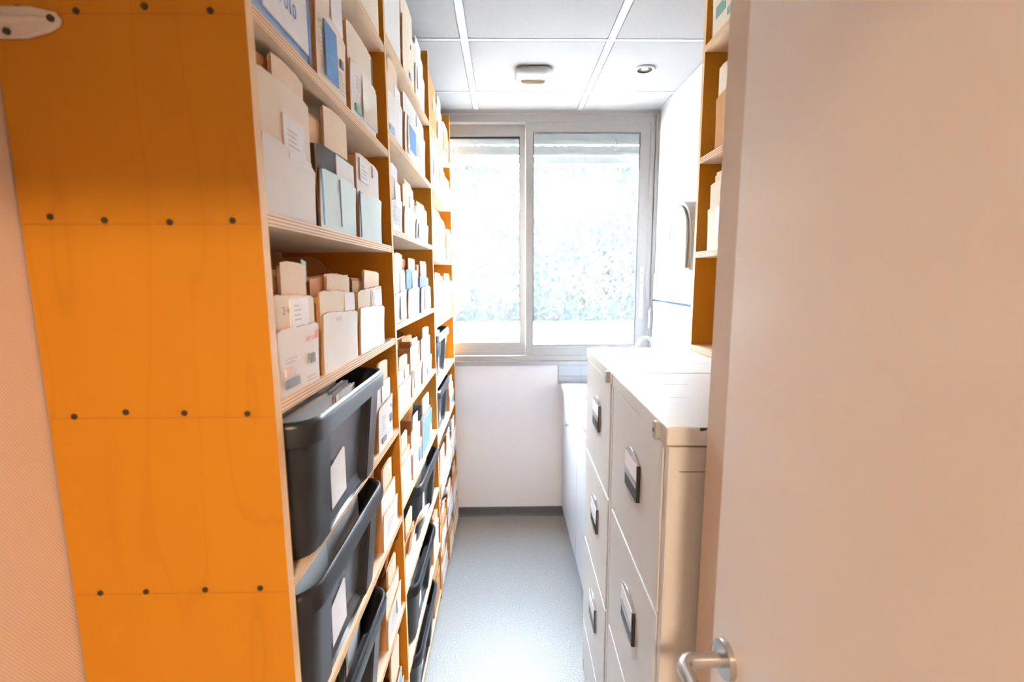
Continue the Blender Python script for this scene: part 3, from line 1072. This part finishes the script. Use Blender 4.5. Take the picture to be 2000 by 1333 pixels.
# rows: bay index, shelf index -> items
ROWS = {
    # ---- near bay
    (0, 0): [dict(y0=1.06, y1=1.335, h1=.26, h2=.30, hs=.30, front='cream', inner='cream', desc='plain cream carton', nf=1, fh=.2)],
    (0, 1): [
        dict(y0=.665, y1=.842, h1=.19, h2=.215, hs=.235, front='paleblue', inner='paleblue', body='kraft', desc='blue wrapped carton with big white label',
             marks=[('label', .10, .06, .93, .97), ('text', .16, .58, .9, .76, 'TOP 80', 'ink', 1.0), ('text', .18, .22, .9, .38, '790 010', 'blue', 0.9), ('soft', .2, .42, .6, .55), ('blue', .955, 0, 1.0, .98)], nf=4, fh=.22),
        dict(y0=.880, y1=1.035, h1=.125, h2=.215, hs=.24, front='cream', inner='cream', body='kraft', desc='cream carton with blue printed block',
             marks=[('blue', .20, .12, .60, .88), ('soft', .05, .3, .14, .9), ('soft', .66, .1, .92, .45), ('ink', .74, .5, .84, .62), ('label', .55, 1.05, .95, 1.95)], nf=4, fh=.225),
        dict(y0=1.062, y1=1.262, h1=.115, h2=.19, hs=.205, front='white', inner='cream', body='kraft', desc='white carton with rounded top and clear tape',
             marks=[('tape', .38, .10, .96, .92), ('green', .14, .12, .34, .26), ('soft', .14, .32, .30, .8), ('ink', .88, 1.1, .90, 1.9)], nf=3, fh=.175)],
    (0, 2): [
        dict(y0=.660, y1=.838, h1=.100, h2=.195, hs=.212, front='white', inner='cream', desc='plain white carton with a paper slip',
             marks=[('label', .42, .88, .86, .98), ('label', .40, 1.0, .82, 1.55), ('soft', .46, 1.1, .7, 1.4)], nf=5, fh=.232),
        dict(y0=.858, y1=1.060, h1=.105, h2=.150, hs=.20, front='mint', inner='dark', body='dark', desc='pale mint carton torn at the corner',
             marks=[('label', .45, 1.0, .97, 1.95), ('ink', .44, .1, .455, .95), ('bluefilm', .02, .05, .035, .98)], nf=6, fh=.225),
        dict(y0=1.085, y1=1.275, h1=.105, h2=.188, hs=.20, front='mint', inner='white', desc='pale mint carton with stapled white sheet',
             marks=[('blue', .0, .02, .02, .98), ('ink', .62, 1.6, .635, 1.95), ('label', .1, 1.3, .45, 1.9), ('soft', .14, 1.4, .4, 1.8)], nf=4, fh=.17)],
    (0, 3): [
        dict(y0=.660, y1=.812, h1=.100, h2=.148, hs=.238, body='dark', front='white', inner='cream', desc='white paper carton with red and grey print',
             marks=[('text', .60, .74, .9, .88, 'xerox', 'red', 1.0), ('red', .88, .74, .93, .88), ('ink', .12, .11, .42, .24), ('pink', .12, .30, .28, .42), ('soft', .10, .5, .4, .58),
                    ('ink', .68, .36, .80, .52), ('soft', .56, .08, .90, .2), ('label', .34, 1.0, .78, 1.9), ('soft', .42, 1.2, .62, 1.8), ('text', .17, 1.45, .3, 1.8, '2→', 'ink', 1.0)], nf=6, fh=.19),
        dict(y0=.834, y1=1.030, h1=.108, h2=.148, hs=.236, front='white', inner='cream', desc='off-white carton with a leaning front flap',
             marks=[('label', .62, 1.0, .94, 1.9), ('soft', .3, .88, .45, .93)], nf=6, fh=.185),
        dict(y0=1.052, y1=1.260, h1=.105, h2=.150, hs=.23, front='mint', inner='cream', desc='pale mint carton marked with a grey stain',
             marks=[('label', .46, 1.0, .92, 1.9), ('ink', .50, 1.0, .52, 1.8), ('soft', .45, .02, .7, .16)], nf=4, fh=.19)],
    (0, 4): [dict(bin=True, y0=.665, xf=-.284),
             dict(y0=1.160, y1=1.312, h1=.118, h2=.175, hs=.195, front='white', inner='white', desc='white paper carton stamped in grey and pink',
                  marks=[('ink', .18, .12, .44, .24), ('soft', .5, .15, .9, .3), ('ink', .72, .42, .86, .60), ('red', .74, .78, .8, .84), ('label', .3, 1.05, .8, 1.9), ('soft', .1, .3, .4, .8)], nf=5, fh=.215)],
    (0, 5): [dict(bin=True, y0=.665, xf=-.298),
             dict(y0=1.165, y1=1.325, h1=.100, h2=.15, hs=.18, front='white', inner='white', desc='white carton with an orange sheet sticking out', marks=[('soft', .2, .3, .7, .7)], nf=6, fh=.215)],
    (0, 6): [dict(bin=True, y0=.665, xf=-.300),
             dict(y0=1.165, y1=1.325, h1=.10, h2=.155, hs=.175, front='white', inner='cream', desc='white carton with faint print and bent papers', marks=[('soft', .2, .3, .7, .7), ('ink', .5, .5, .55, .9)], nf=6, fh=.205)],
    (0, 7): [dict(bin=True, y0=.665, xf=-.300),
             dict(y0=1.150, y1=1.315, h1=.07, h2=.10, hs=.14, front='white', inner='paleblue', desc='low carton overfilled with loose papers', nf=6, fh=.215)],
    # ---- middle bay
    (1, 0): [dict(y0=1.39, y1=1.60, h1=.20, h2=.27, hs=.29, front='white', inner='white', desc='tall white carton near the ceiling', nf=2, fh=.2),
             dict(y0=1.635, y1=1.83, h1=.17, h2=.25, hs=.265, front='cream', inner='cream', desc='cream carton with a rounded top', marks=[('ink', .6, .7, .63, .78), ('paleblue', .5, .1, .65, .2)], nf=2, fh=.2),
             dict(y0=1.85, y1=2.05, h1=.12, h2=.19, hs=.21, front='white', inner='white', desc='white carton with brown folders showing', marks=[('ink', .12, .3, .15, .95)], nf=3, fh=.235)],
    (1, 1): [dict(y0=1.39, y1=1.585, h1=.12, h2=.17, hs=.19, front='white', inner='cream', desc='white carton with orange folders and a scalloped flap', marks=[('paleblue', .1, .1, .4, .25), ('label', .5, 1.0, .9, 1.9)], nf=4, fh=.235),
             dict(y0=1.625, y1=2.02, h1=.14, h2=.20, hs=.215, front='white', inner='white', desc='wide carton wrapped in film with blue label', marks=[('blue', .15, .25, .45, .80), ('soft', .5, .3, .8, .7), ('tape', .08, .05, .14, .95), ('ink', .55, 1.1, .56, 1.9)], nf=3, fh=.2)],
    (1, 2): [dict(y0=1.39, y1=1.535, h1=.09, h2=.15, hs=.17, front='cool', inner='cream', desc='cool white carton with pale print', marks=[('soft', .2, .2, .8, .8), ('label', .4, 1.0, .9, 1.9)], nf=4, fh=.19),
             dict(y0=1.570, y1=1.755, h1=.09, h2=.165, hs=.19, front='white', inner='cream', desc='white carton with drooping inner flap', marks=[('label', .5, 1.0, .95, 1.6)], nf=4, fh=.185),
             dict(y0=1.780, y1=2.045, h1=.075, h2=.13, hs=.15, front='cool', inner='white', body='blue', desc='low cool white carton', marks=[('paleblue', .1, .1, .8, .8)], nf=2, fh=.15)],
    (1, 3): [dict(y0=1.39, y1=1.555, h1=.095, h2=.16, hs=.18, front='white', inner='white', desc='white carton with framed pale blue print', marks=[('paleblue', .35, .1, .85, .85), ('label', .5, 1.0, .92, 1.9)], nf=4, fh=.21),
             dict(y0=1.585, y1=1.790, h1=.10, h2=.165, hs=.18, front='cool', inner='blue', body='blue', desc='carton behind a crumpled blue plastic sleeve', marks=[('label', .4, 1.0, .85, 1.9), ('soft', .2, .2, .8, .8)], nf=3, fh=.21),
             dict(y0=1.835, y1=2.040, h1=.10, h2=.14, hs=.16, front='white', inner='violet', body='violet', desc='white carton behind violet plastic film', marks=[('label', .3, .1, .95, .95)], nf=3, fh=.2)],
    (1, 4): [dict(y0=1.39, y1=1.580, h1=.09, h2=.13, hs=.21, front='white', inner='white', body='kraft', desc='white carton torn open to the brown inside', marks=[('ink', .5, 1.1, .51, 1.9)], nf=3, fh=.16),
             dict(y0=1.605, y1=1.785, h1=.10, h2=.18, hs=.205, front='white', inner='white', desc='white carton with small typed notice', marks=[('soft', .2, 1.3, .6, 1.8), ('ink', .75, 1.4, .78, 1.8), ('ink', .1, .3, .11, .9)], nf=4, fh=.2),
             dict(y0=1.815, y1=2.040, h1=.09, h2=.175, hs=.21, front='cool', inner='white', body='kraft', desc='white carton with an orange sheet behind', marks=[('blue', .4, .2, .46, .5)], nf=4, fh=.205)],
    (1, 5): [dict(y0=1.39, y1=1.545, h1=.13, h2=.15, hs=.18, front='cream', inner='white', desc='cream carton with torn flaps', marks=[('ink', .9, .3, .91, .9)], nf=4, fh=.2),
             dict(y0=1.570, y1=1.740, h1=.10, h2=.17, hs=.19, front='cool', inner='white', desc='white carton with blue printing down one side', marks=[('blue', .6, .3, .8, .8), ('soft', .2, .3, .5, .8)], nf=4, fh=.205),
             dict(y0=1.765, y1=2.000, h1=.15, h2=.16, hs=.17, front='blue', inner='blue', body='blue', desc='bright blue plastic file box', marks=[('label', .75, .05, .95, .5)], nf=4, fh=.22)],
    (1, 6): [dict(y0=1.39, y1=1.575, h1=.10, h2=.14, hs=.18, front='white', inner='kraft', desc='carton with a curled white flap', nf=4, fh=.2, curl=True),
             dict(bin=True, y0=1.62, xf=-.305, yaw=-0.02)],
    (1, 7): [dict(bin=True, y0=1.46, xf=-.300),
             dict(y0=1.955, y1=2.11, h1=.15, h2=.19, hs=.21, front='cream', inner='cream', desc='narrow cream carton', nf=2, fh=.2)],
    (1, 8): [dict(bin=True, y0=1.44, xf=-.296),
             dict(y0=1.935, y1=2.11, h1=.15, h2=.19, hs=.21, front='kraft', inner='kraft', desc='plain brown carton', nf=2, fh=.2)],
    # ---- far bay
    (2, 0): [dict(y0=2.165, y1=2.40, h1=.15, h2=.22, hs=.24, front='kraft', inner='kraft', desc='large kraft carton with a pale label', marks=[('label', .4, .6, .6, .98)], nf=2, fh=.2),
             dict(y0=2.435, y1=2.62, h1=.10, h2=.17, hs=.19, front='white', inner='white', desc='white carton with brown folders', marks=[('ink', .2, .2, .22, .9)], nf=3, fh=.235),
             dict(y0=2.655, y1=2.88, h1=.12, h2=.17, hs=.18, front='kraft', inner='cream', desc='kraft carton with window label', marks=[('label', .5, .2, .8, .8)], nf=2, fh=.16)],
    (2, 1): [dict(y0=2.165, y1=2.43, h1=.19, h2=.22, hs=.235, front='white', inner='cream', desc='white carton with peach upper flap', marks=[('label', .3, .3, .6, .9)], nf=2, fh=.2),
             dict(y0=2.455, y1=2.64, h1=.14, h2=.20, hs=.22, front='cool', inner='white', desc='pale carton with a grey stripe', marks=[('ink', .5, .5, .54, .95)], nf=2, fh=.19),
             dict(y0=2.665, y1=2.89, h1=.10, h2=.14, hs=.16, front='cool', inner='cool', desc='low white carton', nf=2, fh=.15)],
    (2, 2): [dict(y0=2.17, y1=2.44, h1=.20, h2=.22, hs=.23, front='cream', inner='cream', desc='tall cream archive carton', nf=2, fh=.2),
             dict(y0=2.46, y1=2.63, h1=.18, h2=.20, hs=.22, front='white', inner='white', desc='tall white carton', nf=2, fh=.19),
             dict(y0=2.70, y1=2.88, h1=.16, h2=.18, hs=.20, front='cool', inner='white', desc='narrow white carton', nf=2, fh=.17)],
    (2, 3): [dict(y0=2.17, y1=2.46, h1=.20, h2=.215, hs=.23, front='cream', inner='white', desc='cream carton packed with files', marks=[('soft', .2, .2, .5, .8)], nf=3, fh=.245),
             dict(y0=2.48, y1=2.88, h1=.19, h2=.20, hs=.215, front='cream', inner='white', desc='wide cream carton with torn top', marks=[('ink', .06, .6, .09, .72)], nf=3, fh=.24)],
    (2, 4): [dict(bin=True, y0=2.19, xf=-.312)],
    (2, 5): [dict(bin=True, y0=2.19, xf=-.312),
             dict(y0=2.68, y1=2.88, h1=.10, h2=.14, hs=.17, front='cool', inner='white', desc='white carton with blue print', marks=[('blue', .3, .3, .7, .7)], nf=3, fh=.19)],
    (2, 6): [dict(y0=2.17, y1=2.39, h1=.09, h2=.14, hs=.17, front='white', inner='white', desc='battered white carton', marks=[('ink', .3, .3, .33, .8)], nf=3, fh=.21, xfront=.01),
             dict(y0=2.41, y1=2.64, h1=.10, h2=.15, hs=.18, front='cool', inner='white', desc='white carton with creased front', marks=[('ink', .6, .2, .63, .7)], nf=3, fh=.22, xfront=.01),
             dict(y0=2.66, y1=2.89, h1=.09, h2=.15, hs=.17, front='cream', inner='white', desc='overfull cream carton', marks=[('blue', .3, .3, .6, .6)], nf=3, fh=.22, xfront=.01)],
    (2, 7): [dict(y0=2.17, y1=2.38, h1=.10, h2=.13, hs=.19, front='white', inner='kraft', desc='white carton in front of brown card', nf=3, fh=.18, xfront=.005),
             dict(y0=2.40, y1=2.63, h1=.11, h2=.15, hs=.18, front='cool', inner='white', desc='white carton with slanted writing', marks=[('soft', .2, .2, .8, .8)], nf=3, fh=.20, xfront=.01),
             dict(y0=2.66, y1=2.89, h1=.12, h2=.16, hs=.20, front='white', inner='kraft', desc='white carton with orange folder', nf=3, fh=.2, xfront=.01)],
    (2, 8): [dict(y0=2.17, y1=2.38, h1=.08, h2=.12, hs=.15, front='white', inner='white', desc='squashed white carton', nf=3, fh=.17, xfront=.005),
             dict(y0=2.41, y1=2.60, h1=.13, h2=.15, hs=.16, front='cream', inner='kraft', desc='plain cream carton close to the floor', nf=2, fh=.16, xfront=.015),
             dict(y0=2.64, y1=2.89, h1=.13, h2=.16, hs=.17, front='cream', inner='white', desc='cream carton by the end wall', nf=2, fh=.17, xfront=.015)],
}
for (bi, ri), items in ROWS.items():
    z = BAYS[bi][3][ri]
    clear = (BAYS[bi][3][ri - 1] - T - z) if ri else (ZC - z)
    for i, it in enumerate(items):
        it = dict(it)
        wh, pl = where(bi, ri, i, len(items))
        if it.pop('bin', False):
            plastic_bin(wh, pl, it['y0'], z, it['xf'], it.get('yaw', 0), nA=6 if bi < 2 else 4, nB=3, hero=(bi == 0), labeled=True)
            continue
        curl = it.pop('curl', False)
        it['fh'] = min(it['fh'], clear - 0.014)
        it['hs'] = min(it['hs'], clear - 0.006)
        it['h2'] = min(it['h2'], clear - 0.014)
        root = carton(wh, pl, z=z, hero=(bi == 0), **it)
        if curl:
            pts_a, pts_b = [], []
            vs, fs = [], []
            for k in range(9):
                u = k / 8
                for w_ in (-0.06, 0.03):
                    vs.append((0.0 + 0.05 * u * u + 0.004, w_ + 0.05 * u, 0.10 + 0.11 * math.sin(u * 1.4)))
            fs = [(2 * k, 2 * k + 1, 2 * k + 3, 2 * k + 2) for k in range(8)]
            ob = MB().add(vs, fs, 0, True).build('curled_flap', M['card_cream'], root)
            md = ob.modifiers.new('thick', 'SOLIDIFY')
            md.thickness = 0.003

LS = [(2.30, .225 + .15, 'torn white sheet poking out of the battered carton, sixth shelf, far bay', .05), (2.50, .505 + .16, 'bent white sheet poking out above the creased carton, far bay', .04),
      (2.80, .80 + .10, 'loose sheet sticking out near the end wall, far bay', .05), (2.75, .505 + .14, 'slanting loose sheet by the end wall, seventh shelf, far bay', .04),
      (2.48, .225 + .15, 'crumpled white sheet above the slanted writing, far bay', .045), (1.30, .565 + .17, 'orange envelope poking out of the near bay, seventh shelf', .03)]
for k, (y, z, lb, ln) in enumerate(LS):
    rnd = random.Random(k + 50)
    vs, n_ = [], 6
    for q in range(n_ + 1):
        u = q / n_
        for w_ in (-1, 1):
            vs.append((-0.05 + (0.05 + ln) * u, w_ * 0.045 * (1 - 0.5 * u) + 0.03 * u * (1 if k % 2 else -1), 0.02 * math.sin(u * 2.4) + 0.05 * u))
    ob = MB().add(vs, [(2 * q, 2 * q + 1, 2 * q + 3, 2 * q + 2) for q in range(n_)], 0, True).build('loose_sheet', M['tan'] if k == 5 else M['paper'], None, 0, (XF, y, z), (rnd.uniform(-.6, .6), -0.5, rnd.uniform(-.4, .4)))
    md = ob.modifiers.new('thick', 'SOLIDIFY')
    md.thickness = 0.0008
    tag(ob, lb, 'paper')

# index tabs clipped to front folders of the near bay, and the dark board behind the fourth shelf boxes
for y, z, n_ in ((.822, 1.672 + .165, 'tall'), (1.045, 1.672 + .165, 'second'), (.797, 1.408 + .172, 'low')):
    t_o = MB().prism([(-.010, 0), (.010, -.004), (.012, .03), (-.006, .034)], -0.0008, 0.0008, 'x')
    ob = t_o.build('index_tab', M['tab'], None, 0, (XF - 0.0165, y, z))
    tag(ob, {'tall': 'clear index tab on the folder in the carton beside the side panel, third shelf', 'second': 'clear index tab on the folder in the second carton, third shelf', 'low': 'clear index tab on the folder in the printed carton, fourth shelf'}[n_], 'tab')

# ------------------------------------------------------------------ right shelving on the filing cabinets
rs = thing('shelf_unit', 'orange plywood shelf unit standing on the filing cabinets', 'shelf', (0.665, 1.66, 1.3205))
MB().box(0, -T, 0, 0.27, 0, 1.21, 0, [0, 0, 0, 0, 0, 1]).build('side_panel', [M['orange'], M['edge_v']], rs)
MB().box(0, -0.86, 0, 0.27, -0.86 + T, 1.21, 0, [0, 0, 0, 0, 0, 1]).build('side_panel', [M['orange'], M['edge_v']], rs)
RZ = [2.333, 1.98, 1.666, 1.342]
for z in RZ:
    MB().box(0.0005, -0.86 + T, z - 1.3205 - 0.020, 0.27, -T, z - 1.3205, 0, [0, 0, 0, 0, 0, 1]).build('shelf', [M['birch'], M['edge']], rs)
MB().box(0.262, -0.86 + T, 0.02, 0.27, -T, 1.21).build('back_panel', M['orange'], rs)
carton('highest on the shelf over the filing cabinets', 'highest box over the filing cabinets', 1.30, 1.605, RZ[0], .13, .20, .21, 'cream', 'cream', 'cream', 'cream carton with green print',
       [('green', .35, .15, .9, .3), ('green', .1, .35, .3, .6), ('label', .3, .5, .95, .98)], nf=2, fh=.19, side='right', dep=.25)
carton('on the middle shelf over the filing cabinets', 'kraft box over the filing cabinets', 1.27, 1.545, RZ[1], .16, .24, .26, 'kraft', 'cream', 'cream', 'kraft carton with blue and white label',
       [('label', .30, .25, .88, .9), ('blue', .30, .06, .88, .25), ('ink', .9, .05, .93, .75), ('soft', .3, 1.2, .8, 1.5)], nf=2, fh=.27, side='right', dep=.25)
carton('under the kraft one over the filing cabinets', 'low box over the filing cabinets', 1.30, 1.565, RZ[2], .14, .21, .23, 'cream', 'cream', 'cream', 'cream carton with handwriting on the flap',
       [('label', .25, .35, .7, .95), ('text', .35, 1.25, .6, 1.65, 'A SC A', 'ink_soft', 0.6)], nf=2, fh=.245, side='right', dep=.25)

# ------------------------------------------------------------------ filing cabinets
CA = -math.atan2(0.021, 0.936)


def filing_cabinet(px, py, label, ww=0.4635, seed=1):
    """origin at the near front bottom corner; front faces local -x, width along +y"""
    root = thing('filing_cabinet', label, 'cabinet', (px, py, 0), CA)
    D, HT = 0.60, 1.32
    b_ = MB()
    b_.box(0.022, 0, 0.0, D, ww, HT - 0.036, 0)
    b_.box(0.004, 0.0, 0.0, 0.022, 0.022, HT - 0.036, 0)
    b_.box(0.004, ww - 0.022, 0.0, 0.022, ww, HT - 0.036, 0)
    b_.box(0.006, 0.022, 0.0, 0.022, ww - 0.022, 0.06, 0)
    b_.build('case', M['cab'], root, 0.0015)
    MB().box(0.0, 0, HT - 0.034, D, ww, HT).build('top', M['cab'], root, 0.003)
    MB().box(0.024, -0.0004, HT - 0.082, D, 0.001, HT - 0.0805).build('side_seam', M['seam'], root)
    zs = [1.288, 0.943, 0.588, 0.233, 0.065]
    for k in range(4):
        z1, z0 = zs[k] - 0.003, zs[k + 1] + 0.003
        dw = MB().box(0.001, 0.024, z0, 0.020, ww - 0.024, z1).build('drawer', M['cab'], root, 0.0022)
        if k == 3:
            continue
        yc = ww * 0.5 - 0.010
        zc = zs[k] - 0.150
        hw_, hh, ar = 0.058, 0.040, 0.020
        # handle frame: arched top and bottom
        out, inn = [], []
        nA = 12
        for q in range(nA + 1):
            u = q / nA
            out.append((yc - hw_ + 2 * hw_ * u, zc - hh - ar * math.sin(PI * u)))
        for q in range(nA + 1):
            u = q / nA
            out.append((yc + hw_ - 2 * hw_ * u, zc + hh + ar * math.sin(PI * u)))
        pl_ = MB().prism(out, -0.005, 0.001, 'x', 0)
        hd_ = pl_.build('handle', M['silver'], dw, 0.001)
        MB().box(-0.0062, yc - hw_, zc - hh - 0.001, 0.001, yc - hw_ + 0.006, zc + hh + 0.001).build('handle_cheek', M['black_plastic'], dw)
        MB().box(-0.0060, yc - hw_ + 0.006, zc + 0.004, -0.0049, yc + hw_ - 0.006, zc + hh).build('label_card', M['paper'], dw)
        rb = MB()
        for q in range(26 if k == 2 else 3):
            if k == 2:
                y_ = yc - hw_ + 0.008 + q * 0.004
                rb.box(-0.0070, y_, zc - 0.013, -0.0049, y_ + 0.0022, zc + 0.003)
            else:
                rb.box(-0.0075 + q * 0.0006, yc - hw_ + 0.006, zc - 0.012 + q * 0.0052, -0.0049, yc + hw_ - 0.006, zc - 0.012 + q * 0.0052 + 0.0036)
        rb.build('finger_grip', M['silver'], dw)
        MB().box(-0.0054, yc - hw_ + 0.006, zc - hh - 0.004, -0.0049, yc + hw_ - 0.006, zc - 0.014).build('finger_recess', M['black_plastic'], dw)
    lk_ = MB()
    lk_.prism(rrect(0.035, HT - 0.036, 0.055, HT - 0.002, 0.006, 4), -0.010, 0.001, 'x', 0)
    lk_.build('lock', M['white_plastic'], root, 0.0015)
    lc = MB().cyl((-0.0115, 0.045, HT - 0.019), 0.0055, 0.002, 'x', 16, 0)
    lc.box(-0.0122, 0.044, HT - 0.022, -0.0114, 0.046, HT - 0.016, 1)
    lc.build('lock_cylinder', [M['chrome'], M['dark']], root)
    # scuffs and scratches on the top
    rnd = random.Random(seed)
    sc = MB()
    for q in range(9):
        x, y = rnd.uniform(0.06, 0.5), rnd.uniform(0.05, ww - 0.08)
        l_ = rnd.uniform(0.02, 0.07)
        sc.add([(x, y, HT + 0.0003), (x + l_, y + 0.002, HT + 0.0003), (x + l_ * 1.1, y + 0.004, HT + 0.0003), (x, y + 0.003, HT + 0.0003)], [(0, 1, 2, 3)])
    sc.build('scratch', mat('grey scuff', (112, 100, 86), 0.5), root)
    return root


fc1 = filing_cabinet(0.284, 0.787, 'beige steel filing cabinet beside the door, nearest of the two', seed=2)
fc2 = filing_cabinet(0.2945, 1.2545, 'beige steel filing cabinet next to the white sink unit', seed=5)
# chipped paint on the near cabinet's corner, and a small magnet at the back edge of its top
ch_ = MB()
ch_.prism([(0.058, 1.3135), (0.068, 1.3150), (0.070, 1.3198), (0.056, 1.3195)], -0.0006, 0.0004, 'y')
ch_.prism([(0.168, 1.3150), (0.19, 1.3120), (0.20, 1.3199), (0.165, 1.3199)], -0.0006, 0.0004, 'y')
ch_.build('paint_chip', M['dark'], fc1)
MB().cyl((0.157, -0.0008, 0.93), 0.0022, 0.001, 'y', 10).build('rivet_hole', M['dark'], fc1)

# ------------------------------------------------------------------ sink unit
sk = thing('sink_cabinet', 'white sink base cabinet under the window corner', 'cabinet', (0.372, 1.735, 0))
LY_ = YB - 0.01 - 1.735
MB().box(0.02, 0, 0, 0.555, LY_, 0.872).build('case', M['white_lam'], sk, 0.001)
MB().box(0.0, 0.004, 0.075, 0.019, 0.595, 0.868).build('door', M['white_lam'], sk, 0.0015)
d2 = MB().box(0.0, 0.601, 0.075, 0.019, LY_ - 0.004, 0.868).build('door', M['white_lam'], sk, 0.0015)
kn = MB()
kn.tube([(0.0, 0.905, 0.724), (-0.008, 0.905, 0.724), (-0.012, 0.905, 0.724), (-0.018, 0.905, 0.724), (-0.020, 0.905, 0.724)], [0.004, 0.004, 0.009, 0.009, 0.005], 12)
kn.build('knob', M['silver'], d2)
MB().cyl((-0.003, 0.905, 0.772), 0.006, 0.004, 'x', 12).build('lock', M['silver'], d2)
wt = MB()
frame = [(0, 0, 0.57, 0.35), (0, 0.35, 0.08, 0.85), (0.49, 0.35, 0.57, 0.85), (0, 0.85, 0.57, LY_)]
for a, b2, c2, d2_ in frame:
    wt.box(a, b2, 0, c2, d2_, 0.036)
wt_r = thing('worktop', 'glossy white worktop on the sink cabinet', 'worktop', (0.360, 1.735, 0.8725))
wt.build('slab', M['worktop'], wt_r, 0.003)
bs = MB()
bs.box(0.08, 0.35, 0.0, 0.49, 0.85, 0.002).box(0.08, 0.35, 0.002, 0.086, 0.85, 0.038).box(0.484, 0.35, 0.002, 0.49, 0.85, 0.038).box(0.086, 0.35, 0.002, 0.484, 0.356, 0.038).box(0.086, 0.844, 0.002, 0.484, 0.85, 0.038)
bs.build('basin', M['worktop'], wt_r, 0.003)
tp = thing('tap', 'white curved tap neck rising behind the filing cabinets', 'tap', (0.845, 2.62, 0.9085))
pts = [(0, 0, 0)]
for k in range(9):
    a = PI * k / 8
    pts.append((-0.045 + 0.045 * math.cos(a), 0, 0.285 + 0.045 * math.sin(a)))
pts.append((-0.09, 0, 0.22))
MB().tube(pts, 0.010, 12).build('spout', M['white_plastic'], tp)
MB().cyl((0, 0, 0), 0.026, 0.035, 'z', 20, 0, 0.02).build('tap_base', M['chrome'], tp)
# coiled white brush hanging by the window frame
cb = MB()
pts = []
for k in range(150):
    a = k * 0.62
    pts.append((0.009 * math.cos(a), 0.009 * math.sin(a), -0.115 * k / 149))
cb.tube(pts, 0.0022, 6)
cbr = thing('coiled_cord', 'white coiled cord hanging beside the window frame above the tap', 'cord', (0.915, YB - 0.026, 1.375))
cb.build('coil', M['white_plastic'], cbr)
MB().cyl((0, 0, -0.002), 0.004, 0.014, 'z', 10).build('cord_hook', M['white_plastic'], cbr)

# ------------------------------------------------------------------ paper towel dispenser on the right wall
dp = thing('towel_dispenser', 'white rounded towel dispenser on the wall above the tiles', 'dispenser', (XR, 2.28, 1.610))
hw_ = 0.145
prof = [(-hw_, 0), (-hw_, 0.19)]
for k in range(1, 12):
    a = PI - PI * k / 12
    prof.append((hw_ * math.cos(a), 0.19 + 0.135 * math.sin(a)))
prof += [(hw_, 0.19), (hw_, 0)]
MB().prism(prof, -0.105, -0.001, 'x').build('housing', M['white_plastic'], dp, 0.010)
MB().prism([(p[0] * .93, p[1] * .93 + .008) for p in prof], -0.120, -0.106, 'x').build('cover', M['white_plastic'], dp, 0.006)
wn = [(0.085 + 0.028 * math.cos(2 * PI * k / 20), 0.185 + 0.05 * math.sin(2 * PI * k / 20)) for k in range(20)]
MB().prism(wn, -0.1215, -0.119, 'x').build('level_window', mat('smoky blue window', (96, 112, 126), 0.2), dp)
MB().cyl((-0.06, -hw_ - 0.002, 0.05), 0.004, 0.003, 'y', 10).build('lock', M['red'], dp)

# ------------------------------------------------------------------ ceiling fittings
em = thing('ceiling_sensor', 'white rounded ceiling sensor with a beige half-moon lens', 'sensor', (0.147, 2.425, ZC - 0.001))
rings = []
for z, s in ((0.0, 0.80), (-0.004, 0.80), (-0.006, 1.0), (-0.016, 1.02), (-0.026, 0.95), (-0.034, 0.80), (-0.038, 0.60)):
    rings.append([(x * s, y * s, z) for x, y in rrect(-0.088, -0.078, 0.088, 0.078, 0.035, 6)])
MB().loft(rings[::-1], 0, True).build('housing', M['white_plastic'], em)
rings = []
for z, k_s in ((-0.030, 1.0), (-0.042, 0.98), (-0.050, 0.86), (-0.053, 0.60)):
    rings.append([(0.060 * k_s * math.cos(PI * q / 16), 0.004 + 0.052 * k_s * math.sin(PI * q / 16), z) for q in range(17)])
MB().loft(rings, 0, True).build('lens', M['lens'], em)
sp = thing('recessed_spotlight', 'small recessed ceiling spotlight with a white ring, unlit', 'light', (0.680, 2.388, ZC - 0.001))
rg = MB()
n = 32


def ring(r, z):
    return [(r * math.cos(2 * PI * k / n), r * math.sin(2 * PI * k / n), z) for k in range(n)]


rg.loft([ring(0.050, 0.0), ring(0.050, -0.004), ring(0.046, -0.008), ring(0.036, -0.007), ring(0.034, -0.001)], 0, True, False, False)
rg.build('trim_ring', M['white_plastic'], sp)
MB().loft([ring(0.034, -0.006), ring(0.033, -0.0015), ring(0.018, -0.0008)], 0, True, False, True).build('reflector', M['dark'], sp)
MB().loft([ring(0.018, -0.0012), ring(0.010, -0.004), ring(0.002, -0.005)], 0, True, True, True).build('bulb', M['lens'], sp)
print('folders', NFOLD[0])
